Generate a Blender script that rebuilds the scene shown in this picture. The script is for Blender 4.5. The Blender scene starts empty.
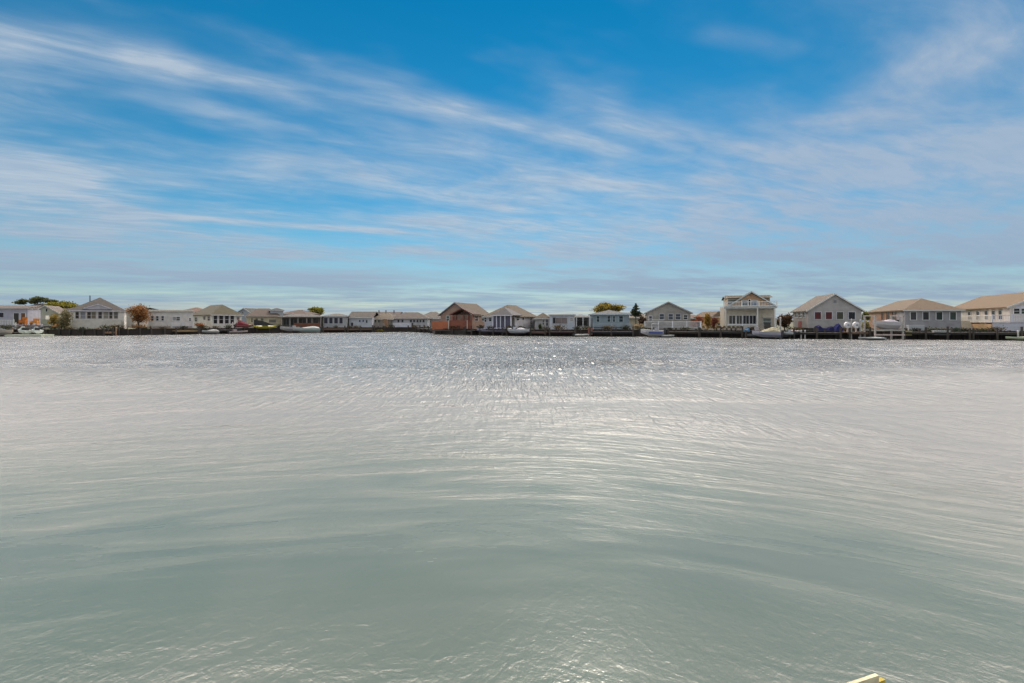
import bpy, bmesh, math, random
from mathutils import Vector, Matrix
R = math.radians
random.seed(7)
sc = bpy.context.scene
COL = sc.collection

# ------------------------------------------------------------------ camera
FOC, HOR, EYE = 500.0, 321.0, 2.4
cd = bpy.data.cameras.new('camera'); cam = bpy.data.objects.new('camera', cd); COL.objects.link(cam)
cam.location = (0, 0, EYE); cam.rotation_euler = (R(90), 0, 0)
cd.sensor_width = 36; cd.lens = 36*FOC/1024; cd.shift_y = -(341.5-HOR)/1024
cd.clip_start = 0.05; cd.clip_end = 9000
sc.camera = cam

# ------------------------------------------------------------------ sun, sky, exposure
SUN_EL, SUN_AZ = R(48), R(9)
S = Vector((math.sin(SUN_AZ)*math.cos(SUN_EL), math.cos(SUN_AZ)*math.cos(SUN_EL), math.sin(SUN_EL)))
sd = bpy.data.lights.new('sun', 'SUN'); sd.energy = 2.3; sd.angle = R(0.6); sd.color = (1.0, .90, .76)
sun = bpy.data.objects.new('sun', sd); COL.objects.link(sun); sun.location = S*200
sun.rotation_euler = S.to_track_quat('Z', 'Y').to_euler()
sc.view_settings.view_transform = 'Standard'; sc.view_settings.look = 'None'
sc.view_settings.exposure = 0.0; sc.view_settings.gamma = 1.0; sc.view_settings.use_curve_mapping = False
sc.cycles.use_denoising = True
sc.cycles.denoiser = 'OPENIMAGEDENOISE'; sc.cycles.denoising_input_passes = 'RGB_ALBEDO_NORMAL'
sc.cycles.denoising_prefilter = 'NONE'             # keeps the glitter of the far water
sc.cycles.sample_clamp_direct = 0.0; sc.cycles.sample_clamp_indirect = 4.0
sc.cycles.max_bounces = 6; sc.cycles.transparent_max_bounces = 8
sc.cycles.use_adaptive_sampling = False

class NT:
    """small helper for building node graphs"""
    def __init__(s, tree): s.t = tree; tree.nodes.clear()
    def n(s, typ, **kw):
        nd = s.t.nodes.new(typ)
        for k, v in kw.items(): setattr(nd, k, v)
        return nd
    def put(s, sock, v):
        if hasattr(v, 'is_linked') or hasattr(v, 'links'): s.t.links.new(v, sock)
        elif v is not None: sock.default_value = v
    def m(s, op, a, b=None, c=None, clamp=False):
        nd = s.n('ShaderNodeMath', operation=op); nd.use_clamp = clamp
        for i, v in enumerate((a, b, c)):
            if v is not None: s.put(nd.inputs[i], v)
        return nd.outputs[0]
    def xyz(s, x, y, z=0.0):
        nd = s.n('ShaderNodeCombineXYZ')
        for i, v in enumerate((x, y, z)): s.put(nd.inputs[i], v)
        return nd.outputs[0]
    def sep(s, v):
        nd = s.n('ShaderNodeSeparateXYZ'); s.put(nd.inputs[0], v); return nd.outputs
    def noise(s, vec, scale, detail=4, rough=.55, dist=0.0, dims='3D'):
        nd = s.n('ShaderNodeTexNoise', noise_dimensions=dims)
        s.put(nd.inputs['Vector'], vec); nd.inputs['Scale'].default_value = scale
        nd.inputs['Detail'].default_value = detail; nd.inputs['Roughness'].default_value = rough
        nd.inputs['Distortion'].default_value = dist
        return nd.outputs[0]
    def ramp(s, v, a, b, lo=0.0, hi=1.0):
        nd = s.n('ShaderNodeMapRange', interpolation_type='SMOOTHSTEP')
        s.put(nd.inputs[0], v); s.put(nd.inputs[1], a); s.put(nd.inputs[2], b)
        s.put(nd.inputs[3], lo); s.put(nd.inputs[4], hi)
        return nd.outputs[0]
    def mix(s, f, a, b, blend='MIX'):
        nd = s.n('ShaderNodeMix', data_type='RGBA', blend_type=blend)
        s.put(nd.inputs[0], f); s.put(nd.inputs[6], a); s.put(nd.inputs[7], b)
        return nd.outputs[2]

world = bpy.data.worlds.new('World'); sc.world = world; world.use_nodes = True
g = NT(world.node_tree)
sky = g.n('ShaderNodeTexSky', sky_type='NISHITA')
sky.sun_disc = False; sky.sun_elevation = SUN_EL; sky.sun_rotation = SUN_AZ
sky.altitude = 0; sky.air_density = 1.0; sky.dust_density = 0.0; sky.ozone_density = 3.0
hs = g.n('ShaderNodeHueSaturation'); hs.inputs['Saturation'].default_value = 1.42
hs.inputs['Hue'].default_value = 0.483; hs.inputs['Value'].default_value = 1.15
g.put(hs.inputs['Color'], sky.outputs[0])
SKYC = hs.outputs[0]
D = g.sep(g.n('ShaderNodeTexCoord').outputs['Generated'])
CURV = 0.045                                     # the cloud deck curves down towards the horizon
zz = g.m('ADD', g.m('MAXIMUM', D[2], 0.0), CURV)
PX = g.m('DIVIDE', D[0], zz); PY = g.m('DIVIDE', D[1], zz)
WIND = R(28)
cw, sw = math.cos(WIND), math.sin(WIND)
al = g.m('ADD', g.m('MULTIPLY', PX, cw), g.m('MULTIPLY', PY, sw))        # along the wind
ac = g.m('SUBTRACT', g.m('MULTIPLY', PY, cw), g.m('MULTIPLY', PX, sw))   # across it
warp = g.m('MULTIPLY', g.m('SUBTRACT', g.noise(g.xyz(g.m('MULTIPLY', al, .5), ac, 3.1), 1.1, 3, .5), .5), 1.0)
ac2 = g.m('ADD', ac, g.m('MULTIPLY', warp, .55))
def layer_pt(az_tan, el_tan):                    # horizontal and vertical tangent of a sky direction -> cloud deck
    v = Vector((az_tan, 1, el_tan)).normalized()
    k = 1/(v.z+CURV); x, y = v.x*k, v.y*k
    return (x*cw+y*sw, y*cw-x*sw)
# fibrous cirrus, everywhere
fib = g.noise(g.xyz(g.m('MULTIPLY', al, .72), g.m('MULTIPLY', ac2, 1.6), 0.7), 1.35, 8, .6, .5)
fine = g.noise(g.xyz(g.m('MULTIPLY', al, 1.4), g.m('MULTIPLY', ac2, 5.0), 5.2), 2.2, 5, .6)
veil = g.noise(g.xyz(g.m('MULTIPLY', al, .42), g.m('MULTIPLY', ac, .75), 9.4), .9, 5, .6)
soft = g.noise(g.xyz(g.m('MULTIPLY', al, .8), g.m('MULTIPLY', ac, 1.3), 4.4), 1.7, 6, .62, .8)
base = g.m('MULTIPLY', g.ramp(veil, .37, .62), g.m('ADD', g.ramp(fib, .28, .72, .25, .52), g.ramp(soft, .34, .66, .0, .52)))
clear = g.m('MULTIPLY', g.ramp(D[0], .15, .24), g.m('MULTIPLY', g.ramp(D[0], .36, .48, 1.0, 0.0), g.ramp(D[2], .30, .42)))
base = g.m('MULTIPLY', base, g.m('SUBTRACT', 1.0, g.m('MULTIPLY', clear, .8)))
cover = g.m('MULTIPLY', base, .84)
def streak(a, b, width, amp, soft=.35, fiber=.75):
    """a long wisp between two sky directions"""
    global cover
    (a0, a1), (b0, b1) = layer_pt(*a), layer_pt(*b)
    L = math.hypot(b0-a0, b1-a1); ux, uy = (b0-a0)/L, (b1-a1)/L
    dx = g.m('SUBTRACT', al, a0); dy = g.m('SUBTRACT', g.m('ADD', ac, g.m('MULTIPLY', warp, width*1.6)), a1)
    t = g.m('ADD', g.m('MULTIPLY', dx, ux), g.m('MULTIPLY', dy, uy))
    d = g.m('ABSOLUTE', g.m('SUBTRACT', g.m('MULTIPLY', dy, ux), g.m('MULTIPLY', dx, uy)))
    e = soft*L
    ends = g.m('MULTIPLY', g.ramp(t, -e*.4, e*.5), g.ramp(t, L-e*.5, L+e*.4, 1.0, 0.0))
    body = g.m('POWER', g.ramp(d, 0.0, width*1.8, 1.0, 0.0), 1.3)
    tex = g.m('ADD', g.m('MULTIPLY', g.m('ADD', g.m('MULTIPLY', g.ramp(fib, .28, .68), .55), g.m('MULTIPLY', g.ramp(soft, .33, .66), .5)), fiber), g.m('MULTIPLY', g.ramp(fine, .3, .7), .25))
    tex = g.m('ADD', tex, 1-fiber)
    v = g.m('MULTIPLY', g.m('MULTIPLY', ends, body), g.m('MULTIPLY', tex, amp))
    cover = g.m('ADD', cover, v)
def T(px, py): return ((px-512)/FOC, (HOR-py)/FOC)   # tangents of the azimuth and elevation a wisp lies at
STREAKS = [((-60,20),(190,62),.16,.75),((120,52),(305,92),.09,.85),((300,95),(470,108),.09,.40),
           ((440,104),(620,152),.11,.60),((340,172),(530,212),.13,.45),((130,215),(430,236),.12,1.0),
           ((215,256),(450,250),.30,.45),((-90,150),(90,185),.55,.95),((-90,190),(150,215),.8,.40),((740,190),(1090,165),.95,.55),((860,85),(1090,62),.35,.32),((-40,262),(400,284),1.5,.95),
           ((230,272),(620,290),.9,.45),((690,165),(1060,150),.42,.50),((900,62),(1060,40),.16,.35),
           ((640,215),(1060,205),.5,.45),((480,250),(1080,262),1.6,.95),((560,285),(1080,290),2.0,.6),((700,32),(800,52),.05,.25),
           ((500,175),(640,190),.15,.35),((0,228),(120,236),.3,.5),((600,120),(760,150),.10,.40)]
for a, b, w, am in STREAKS: streak(T(*a), T(*b), w, am)
# thick bright cloud round the sun, unseen, added for its glare on the water
SV = g.n('ShaderNodeVectorMath', operation='DOT_PRODUCT')
g.put(SV.inputs[0], g.n('ShaderNodeTexCoord').outputs['Generated']); SV.inputs[1].default_value = S
dots = SV.outputs['Value']
hi = g.m('MULTIPLY', g.m('MULTIPLY', g.ramp(g.m('DIVIDE', D[2], g.m('MAXIMUM', D[1], .05)), .78, 1.0), g.ramp(D[2], .74, .86, 1.0, 0.0)), g.ramp(D[1], .10, .35))
hicl = g.m('MULTIPLY', hi, g.ramp(g.noise(g.xyz(PX, PY, 2.0), 1.2, 4, .5), .32, .55, .45, 1.0))
cover = g.m('MINIMUM', cover, 0.88)
cloud_c = g.mix(g.ramp(fine, .3, .7), (5.2, 6.6, 8.3, 1), (6.9, 8.0, 9.2, 1))
low = g.ramp(D[2], .02, .22, 1.0, 0.0)
cloud_c = g.mix(g.m('MULTIPLY', g.ramp(D[0], .1, .5), .7), cloud_c, (4.7, 6.0, 8.0, 1))
cloud_c = g.mix(low, cloud_c, (3.9, 5.2, 6.9, 1))
hz = g.m('MULTIPLY', g.ramp(D[2], .0, .17, .80, 0.0), g.ramp(g.noise(g.xyz(PX, g.m('MULTIPLY', PY, 1.6), 1.0), .55, 5, .6), .3, .7, .45, 1.15))
c1 = g.mix(hz, SKYC, (3.2, 5.0, 7.2, 1))          # paler air low down, in front of it the cloud layers
cover = g.m('MULTIPLY', cover, g.ramp(D[2], -.01, .05, .55, 1.0))
c1 = g.mix(cover, c1, cloud_c)
c2 = g.mix(hicl, c1, (138.0, 116.0, 103.0, 1))
# bright cloud added behind the camera to fill the shaded house fronts
bk = g.m('MULTIPLY', g.ramp(D[1], -.05, -.40), g.ramp(g.noise(g.xyz(PX, PY, 6.0), .9, 5, .55), .35, .6, .35, 1.0))
c2 = g.mix(bk, c2, (12.5, 12.6, 12.9, 1))
bg = g.n('ShaderNodeBackground'); g.put(bg.inputs[0], c2); bg.inputs[1].default_value = 0.075
g.t.links.new(bg.outputs[0], g.n('ShaderNodeOutputWorld').inputs[0])
# ------------------------------------------------------------------ materials
MATS = {}
def new_mat(name):
    m = bpy.data.materials.new(name); m.use_nodes = True; t = NT(m.node_tree)
    p = t.n('ShaderNodeBsdfPrincipled'); o = t.n('ShaderNodeOutputMaterial')
    t.t.links.new(p.outputs[0], o.inputs[0]); return m, t, p
def ident(o, label=None, cat=None, group=None, kind=None):
    if label: o['label'] = label
    if cat: o['category'] = cat
    if group: o['group'] = group
    if kind: o['kind'] = kind
    return o

def water_material():
    m, t, p = new_mat('lagoon_water')
    P = t.n('ShaderNodeTexCoord').outputs['Object']
    X, Y, Z = t.sep(P)
    big = t.noise(t.xyz(t.m('MULTIPLY', X, .6), Y, 0), .12, 4, .55, .6)
    # wind line: calm water in the lee of the near bank, ruffled water beyond
    xr = t.m('MAXIMUM', X, 0.0); xl = t.m('MAXIMUM', t.m('SUBTRACT', 0.0, X), 0.0)
    arc = t.m('ADD', t.m('MULTIPLY', t.m('SUBTRACT', t.m('SQRT', t.m('ADD', t.m('MULTIPLY', xr, xr), 9.0)), 3.0), .65),
              t.m('MULTIPLY', t.m('SUBTRACT', t.m('SQRT', t.m('ADD', t.m('MULTIPLY', xl, xl), 9.0)), 3.0), .30))
    YC = t.m('ADD', Y, arc)                                   # crests bend round the near bank
    wisp = t.noise(t.xyz(t.m('MULTIPLY', X, .5), t.m('MULTIPLY', YC, 3.0), 0), .75, 4, .6, .4)
    off = t.m('ADD', t.m('MULTIPLY', t.m('MAXIMUM', t.m('SUBTRACT', 0.0, X), 0.0), .15), t.m('MULTIPLY', t.m('MAXIMUM', t.m('SUBTRACT', X, 2.0), 0.0), .8))
    
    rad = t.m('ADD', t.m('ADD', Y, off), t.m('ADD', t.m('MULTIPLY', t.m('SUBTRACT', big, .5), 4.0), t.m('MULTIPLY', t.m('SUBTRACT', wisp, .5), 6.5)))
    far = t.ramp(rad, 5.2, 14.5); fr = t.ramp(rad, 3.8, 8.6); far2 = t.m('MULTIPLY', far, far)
    gust = t.ramp(t.noise(t.xyz(X, t.m('MULTIPLY', Y, .45), 7), .9, 4, .65, .4), .33, .67, .45, 1.5)
    dist = t.ramp(Y, 14.0, 45.0)
    gust = t.m('ADD', t.m('MULTIPLY', t.m('SUBTRACT', gust, 1.0), t.m('ADD', t.m('MULTIPLY', dist, .85), .15)), 1.0)
    vf = t.ramp(Y, 14.0, 30.0)
    def paw(cx, cy, rx, ry):                                  # cat's paws, patches of stronger ripple
        q = t.m('ADD', t.m('POWER', t.m('DIVIDE', t.m('SUBTRACT', X, cx), rx), 2.0), t.m('POWER', t.m('DIVIDE', t.m('SUBTRACT', Y, cy), ry), 2.0))
        return t.ramp(t.m('ADD', q, t.m('MULTIPLY', t.m('SUBTRACT', wisp, .5), 1.6)), .2, 1.3, 1.0, 0.0)
    paws = t.m('ADD', t.m('ADD', paw(7.5, 29.0, 4.5, 2.2), paw(-1.0, 57.0, 8.5, 7.0)), t.m('MULTIPLY', paw(1.0, 36, 9, 14), .35))
    def rot(a, sx, sy, z):
        c, s_ = math.cos(R(a)), math.sin(R(a))
        u = t.m('ADD', t.m('MULTIPLY', X, c*sx), t.m('MULTIPLY', Y, s_*sx))
        v = t.m('SUBTRACT', t.m('MULTIPLY', Y, c*sy), t.m('MULTIPLY', X, s_*sy))
        return t.xyz(u, v, z)
    w1 = t.noise(t.xyz(t.m('MULTIPLY', X, .5), YC, 0), 1.5, 5, .55, .6)         # long low swell
    w2 = t.noise(t.xyz(t.m('MULTIPLY', X, .62), YC, 4), 3.8, 4, .6, .5)            # chop
    w3 = t.noise(rot(-35, .55, 1, 8), 9.0, 3, .6, .3)           # ripples
    gust = t.m('MULTIPLY', gust, t.m('ADD', t.m('MULTIPLY', vf, .1), 1.0))
    speck = t.ramp(t.noise(t.xyz(t.m('MULTIPLY', X, 4.6), t.m('MULTIPLY', Y, .55), 2), 1.0, 2, .6), .36, .62, .10, 1.9)
    gust = t.m('MULTIPLY', gust, t.m('ADD', t.m('MULTIPLY', t.m('SUBTRACT', speck, 1.0), t.m('ADD', t.m('MULTIPLY', t.ramp(Y, 12.0, 32.0), .85), .05)), 1.0))
    wind = t.ramp(t.noise(t.xyz(t.m('MULTIPLY', X, .5), t.m('MULTIPLY', Y, 1.1), 44), .16, 4, .6, .8), .36, .64, .45, 1.25)
    gust = t.m('MULTIPLY', gust, wind)                        # broad wind patches
    h = t.m('ADD', t.m('MULTIPLY', t.m('MULTIPLY', w1, gust), t.m('ADD', t.m('MULTIPLY', far2, .075), .004)), t.m('MULTIPLY', t.m('MULTIPLY', w2, gust), t.m('ADD', t.m('MULTIPLY', far, .052), .0075)))
    w4 = t.noise(rot(6, .75, 1, 12), 1.7, 2, .45, .4)
    h = t.m('ADD', h, t.m('MULTIPLY', t.m('MULTIPLY', w4, gust), t.m('MULTIPLY', far2, .10)))
    h = t.m('ADD', h, t.m('MULTIPLY', w3, t.m('ADD', t.m('MULTIPLY', far, .014), .0028)))
    h = t.m('ADD', h, t.m('MULTIPLY', t.m('MULTIPLY', w2, speck), t.m('MULTIPLY', paws, .02)))
    w5 = t.noise(rot(52, .6, 1, 21), 15.0, 3, .6, .3)
    h = t.m('ADD', h, t.m('MULTIPLY', w5, t.m('MULTIPLY', t.ramp(Y, 14.0, 26.0, 1.0, 0.0), .0028)))
    b = t.n('ShaderNodeBump'); b.inputs['Strength'].default_value = 1.0; b.inputs['Distance'].default_value = 1.0
    t.put(b.inputs['Height'], h); 
    # the small steep faces that give the far water its glitter
    f1 = t.noise(t.xyz(t.m('MULTIPLY', X, 5.2), t.m('MULTIPLY', Y, 1.15), 31), 1.0, 2, .6)
    f2 = t.noise(t.xyz(t.m('MULTIPLY', X, 4.8), t.m('MULTIPLY', Y, .42), 37), 1.0, 2, .6)
    k2 = t.ramp(Y, 22.0, 44.0); k1 = t.m('MULTIPLY', t.ramp(Y, 9.0, 24.0), t.m('SUBTRACT', 1.0, k2))
    def steep(f, lift): return t.m('MULTIPLY', t.m('POWER', t.ramp(t.m('ADD', f, lift), .42, .74), 1.4), .46)
    lift = t.m('MULTIPLY', paws, .12)
    ty = t.m('ADD', t.m('MULTIPLY', steep(f1, lift), k1), t.m('MULTIPLY', steep(f2, lift), k2))
    tx = t.m('MULTIPLY', t.m('SUBTRACT', t.m('ADD', t.m('MULTIPLY', f1, k2), t.m('MULTIPLY', f2, k1)), .5), t.m('MULTIPLY', vf, .35))
    va = t.n('ShaderNodeVectorMath', operation='ADD'); t.put(va.inputs[0], b.outputs[0]); t.put(va.inputs[1], t.xyz(tx, t.m('SUBTRACT', 0.0, ty), 0.0))
    vn = t.n('ShaderNodeVectorMath', operation='NORMALIZE'); t.put(vn.inputs[0], va.outputs[0])
    t.t.links.new(vn.outputs[0], p.inputs['Normal'])
    tone = t.mix(t.ramp(t.noise(t.xyz(X, Y, 3), .22, 4, .6, .8), .35, .68), (.082, .114, .092, 1), (.104, .131, .108, 1))
    tone = t.mix(far, tone, (.160, .168, .160, 1))            # paler past the wind line: cream glare put into the body colour
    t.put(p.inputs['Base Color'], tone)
    t.put(p.inputs['Roughness'], t.m('SUBTRACT', t.m('ADD', t.m('MULTIPLY', fr, .22), .19), t.m('MULTIPLY', vf, .17)))
    p.inputs['IOR'].default_value = 1.5
    return m
me = bpy.data.meshes.new('water')
me.from_pydata([(-900, -60, 0), (900, -60, 0), (900, 400, 0), (-900, 400, 0)], [], [(0, 1, 2, 3)])
water = bpy.data.objects.new('water', me); COL.objects.link(water); me.materials.append(water_material())
ident(water, kind='structure')
# ------------------------------------------------------------------ material kinds
def mat(kind, rgb):
    if kind == 'shingle': rgb = (rgb[0]*.28, rgb[1]*.26, rgb[2]*.225)
    if kind == 'leaf': rgb = tuple(c*1.25 for c in rgb)
    key = (kind,)+tuple(round(c, 3) for c in rgb)
    if key in MATS: return MATS[key]
    m, t, p = new_mat('%s_%d' % (kind, len(MATS))); MATS[key] = m
    P = t.n('ShaderNodeTexCoord').outputs['Object']; X, Y, Z = t.sep(P)
    c = tuple(rgb)+(1,); dk = tuple(v*.72 for v in rgb)+(1,); lt = tuple(min(1, v*1.12) for v in rgb)+(1,)
    rough = .7
    n1 = t.noise(P, 1.3, 4, .6)
    if kind == 'siding':                       # lapped horizontal boards, a little weathered
        saw = t.m('FRACT', t.m('MULTIPLY', Z, 5.5))
        line = t.ramp(saw, .0, .16, .80, 1.0)
        base = t.mix(t.ramp(n1, .35, .7), lt, tuple(v*.88 for v in rgb)+(1,))
        base = t.mix(1.0, base, t.xyz(line, line, line), 'MULTIPLY'); rough = .6
        b = t.n('ShaderNodeBump'); b.inputs['Distance'].default_value = .03; t.put(b.inputs['Height'], saw)
        t.t.links.new(b.outputs[0], p.inputs['Normal'])
    elif kind == 'shingle':
        a = t.noise(t.xyz(t.m('MULTIPLY', X, 1), t.m('MULTIPLY', Y, 1), t.m('MULTIPLY', Z, 8)), 3.0, 4, .7)
        base = t.mix(t.ramp(a, .3, .7), dk, lt); base = t.mix(t.ramp(n1, .4, .75, 0, .35), base, dk); rough = .85
    elif kind == 'wood':
        a = t.noise(t.xyz(t.m('MULTIPLY', X, 2), t.m('MULTIPLY', Y, 2), t.m('MULTIPLY', Z, 9)), 2.6, 5, .65)
        base = t.mix(t.ramp(a, .3, .72), tuple(v*.55 for v in rgb)+(1,), lt); rough = .8
    elif kind == 'leaf':
        a = t.noise(P, 1.6, 3, .6); i = t.n('ShaderNodeNewGeometry').outputs['Random Per Island']
        base = t.mix(t.ramp(a, .35, .65), tuple(v*.5 for v in rgb)+(1,), tuple(min(1, v*1.35) for v in rgb)+(1,))
        base = t.mix(t.m('MULTIPLY', i, .5), base, (rgb[0]*1.15, rgb[1]*1.0, rgb[2]*.75, 1)); rough = .75
        p.inputs['Transmission Weight'].default_value = 0
        tr = t.n('ShaderNodeBsdfTranslucent'); t.put(tr.inputs[0], base)
        mx = t.n('ShaderNodeMixShader'); mx.inputs[0].default_value = .45
        t.t.links.new(p.outputs[0], mx.inputs[1]); t.t.links.new(tr.outputs[0], mx.inputs[2])
        out = [n for n in t.t.nodes if n.type == 'OUTPUT_MATERIAL'][0]; t.t.links.new(mx.outputs[0], out.inputs[0])
    elif kind == 'glass':
        base = t.mix(t.ramp(n1, .3, .7), dk, c); rough = .15; p.inputs['IOR'].default_value = 1.3
    elif kind == 'gloss':
        base = t.mix(t.ramp(n1, .3, .7), c, tuple(v*.88 for v in rgb)+(1,)); rough = .25
    elif kind == 'cloth':
        base = t.mix(t.ramp(t.noise(P, 3, 3, .6), .3, .7), dk, lt); rough = .9
    elif kind == 'ground':
        a = t.noise(P, .25, 6, .7); base = t.mix(t.ramp(a, .35, .65), dk, lt); rough = .95
    else:                                        # paint
        base = t.mix(t.ramp(n1, .35, .7), c, tuple(v*.85 for v in rgb)+(1,)); rough = .5
    t.put(p.inputs['Base Color'], base); p.inputs['Roughness'].default_value = rough
    return m

class MB:
    """collects simple solids, links them as one mesh"""
    def __init__(s): s.v = []; s.f = []
    def add(s, vs, fs):
        b = len(s.v); s.v += [tuple(v) for v in vs]; s.f += [tuple(i+b for i in f) for f in fs]; return s
    def box(s, x0, x1, y0, y1, z0, z1):
        x0, x1 = sorted((x0, x1)); y0, y1 = sorted((y0, y1)); z0, z1 = sorted((z0, z1))
        return s.add([(x0,y0,z0),(x1,y0,z0),(x1,y1,z0),(x0,y1,z0),(x0,y0,z1),(x1,y0,z1),(x1,y1,z1),(x0,y1,z1)],
                     [(0,3,2,1),(4,5,6,7),(0,1,5,4),(1,2,6,5),(2,3,7,6),(3,0,4,7)])
    def loft(s, rings, cap=True):
        n = len(rings[0]); b = len(s.v)
        for r in rings: s.v += [tuple(v) for v in r]
        for i in range(len(rings)-1):
            for j in range(n):
                k = (j+1) % n
                s.f.append((b+i*n+j, b+i*n+k, b+(i+1)*n+k, b+(i+1)*n+j))
        if cap:
            s.f.append(tuple(b+j for j in reversed(range(n)))); s.f.append(tuple(b+(len(rings)-1)*n+j for j in range(n)))
        return s
    def tube(s, pts, r, n=7):
        pts = [Vector(p) for p in pts]; rr = r if isinstance(r, (list, tuple)) else [r]*len(pts); rings = []
        for i, p in enumerate(pts):
            d = (pts[min(i+1, len(pts)-1)]-pts[max(i-1, 0)]).normalized()
            a = d.orthogonal().normalized(); b = d.cross(a)
            if i and rings:
                a = (a0 - d*a0.dot(d)).normalized(); b = d.cross(a)
            a0 = a
            rings.append([p+(a*math.cos(2*math.pi*k/n)+b*math.sin(2*math.pi*k/n))*rr[i] for k in range(n)])
        return s.loft(rings)
    def build(s, name, m, parent=None, smooth=False):
        me = bpy.data.meshes.new(name); me.from_pydata(s.v, [], s.f); me.materials.append(m)
        bm = bmesh.new(); bm.from_mesh(me); bmesh.ops.recalc_face_normals(bm, faces=bm.faces); bm.to_mesh(me); bm.free()
        if smooth:
            for q in me.polygons: q.use_smooth = True
        o = bpy.data.objects.new(name, me); COL.objects.link(o)
        if parent: o.parent = parent
        return o
def empty(name, loc, rz=0):
    o = bpy.data.objects.new(name, None); COL.objects.link(o); o.location = loc; o.rotation_euler = (0, 0, rz)
    o.empty_display_size = .3; return o
def copy_tree(o, parent=None):
    c = o.copy(); COL.objects.link(c); c.parent = parent
    for ch in o.children: copy_tree(ch, c)
    return c
def k_of(px): return (px-512)/FOC            # bearing of a spot on the far bank, as a slope
def z_at(py, d): return EYE+(HOR-py)*d/FOC
def pt(px, d, z=0.0): return Vector((k_of(px)*d, d, z))

# ------------------------------------------------------------------ far bank
SHORE = [(-260,100),(-150,86),(-83,81),(-68,82),(-62,86),(-57,92),(-51,98),(-43,102),(-34,106),(-25,111),(-17.5,107),
         (-14,91),(-5,85),(5,80),(15,79),(27,75),(37,70),(43,67.5),(51,67),(66,63),(90,60),(160,56),(300,50)]
LAND = 0.95
def shore(px):
    """distance of the water's edge along a bearing"""
    k = k_of(px)
    for (x0, y0), (x1, y1) in zip(SHORE, SHORE[1:]):
        den = (x1-x0)-k*(y1-y0)
        if abs(den) < 1e-9: continue
        t = (k*y0-x0)/den
        if -1e-6 <= t <= 1+1e-6: return y0+t*(y1-y0)
    return 80
def shore_yaw(px):
    a, b = pt(px-12, shore(px-12)), pt(px+12, shore(px+12)); return math.atan2(b.y-a.y, b.x-a.x)

gm = MB(); n = len(SHORE)
vs = [(x, y+.12, LAND) for x, y in SHORE]+[(x*1.0+(x*3 if i in (0, n-1) else 0), 420, LAND) for i, (x, y) in enumerate(SHORE)]
vs += [(x*8, 6000, LAND) for x, y in SHORE]+[(x, y+.12, -1.5) for x, y in SHORE]
fs = []
for i in range(n-1):
    fs += [(i, i+1, n+i+1, n+i), (n+i, n+i+1, 2*n+i+1, 2*n+i), (3*n+i, 3*n+i+1, i+1, i)]
gm.add(vs, fs); ground = gm.build('ground', mat('ground', (.10, .105, .06))); ident(ground, kind='structure')

bh = empty('bulkhead', (0, 0, 0)); ident(bh, 'dark timber bulkhead running along the whole far waterfront', 'bulkhead')
w = MB(); cp = MB()
def along(poly, o0, o1, z0, z1, mb):
    vv = []
    for i, (x, y) in enumerate(poly):
        a = Vector(poly[max(i-1, 0)]); b = Vector(poly[min(i+1, len(poly)-1)]); d = (b-a).normalized(); nn = Vector((-d.y, d.x))
        for o in (o0, o1):
            for z in (z0, z1): vv.append((x+nn.x*o, y+nn.y*o, z))
    ff = []
    for i in range(len(poly)-1):
        a, b = i*4, i*4+4
        ff += [(a, b, b+1, a+1), (a+2, a+3, b+3, b+2), (a+1, b+1, b+3, a+3), (a, a+2, b+2, b)]
    ff += [(0, 1, 3, 2), (len(vv)-4, len(vv)-2, len(vv)-1, len(vv)-3)]
    mb.add(vv, ff)
along(SHORE[1:-1], 0, .14, -1.2, LAND+.02, w); w.build('plank_wall', mat('wood', (.035, .025, .02)), bh)
along(SHORE[1:-1], -.10, .30, LAND+.024, LAND+.10, cp); cp.build('cap', mat('wood', (.03, .024, .02)), bh)
pile_src = None
for i in range(90):
    px = -10+i*11.6+random.uniform(-2, 2)
    if px > 1045: break
    d = shore(px)-.12; p = pt(px, d)
    if pile_src is None:
        pile_src = MB().tube([(0,0,-1), (0,0,.6), (0,0,1.0)], [.15, .14, .13], 8).build('pile', mat('wood', (.05, .04, .032)), bh); o = pile_src
    else:
        o = pile_src.copy(); COL.objects.link(o); o.parent = bh
    o.location = p+Vector((0, 0, random.uniform(-.05, .45)))

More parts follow.
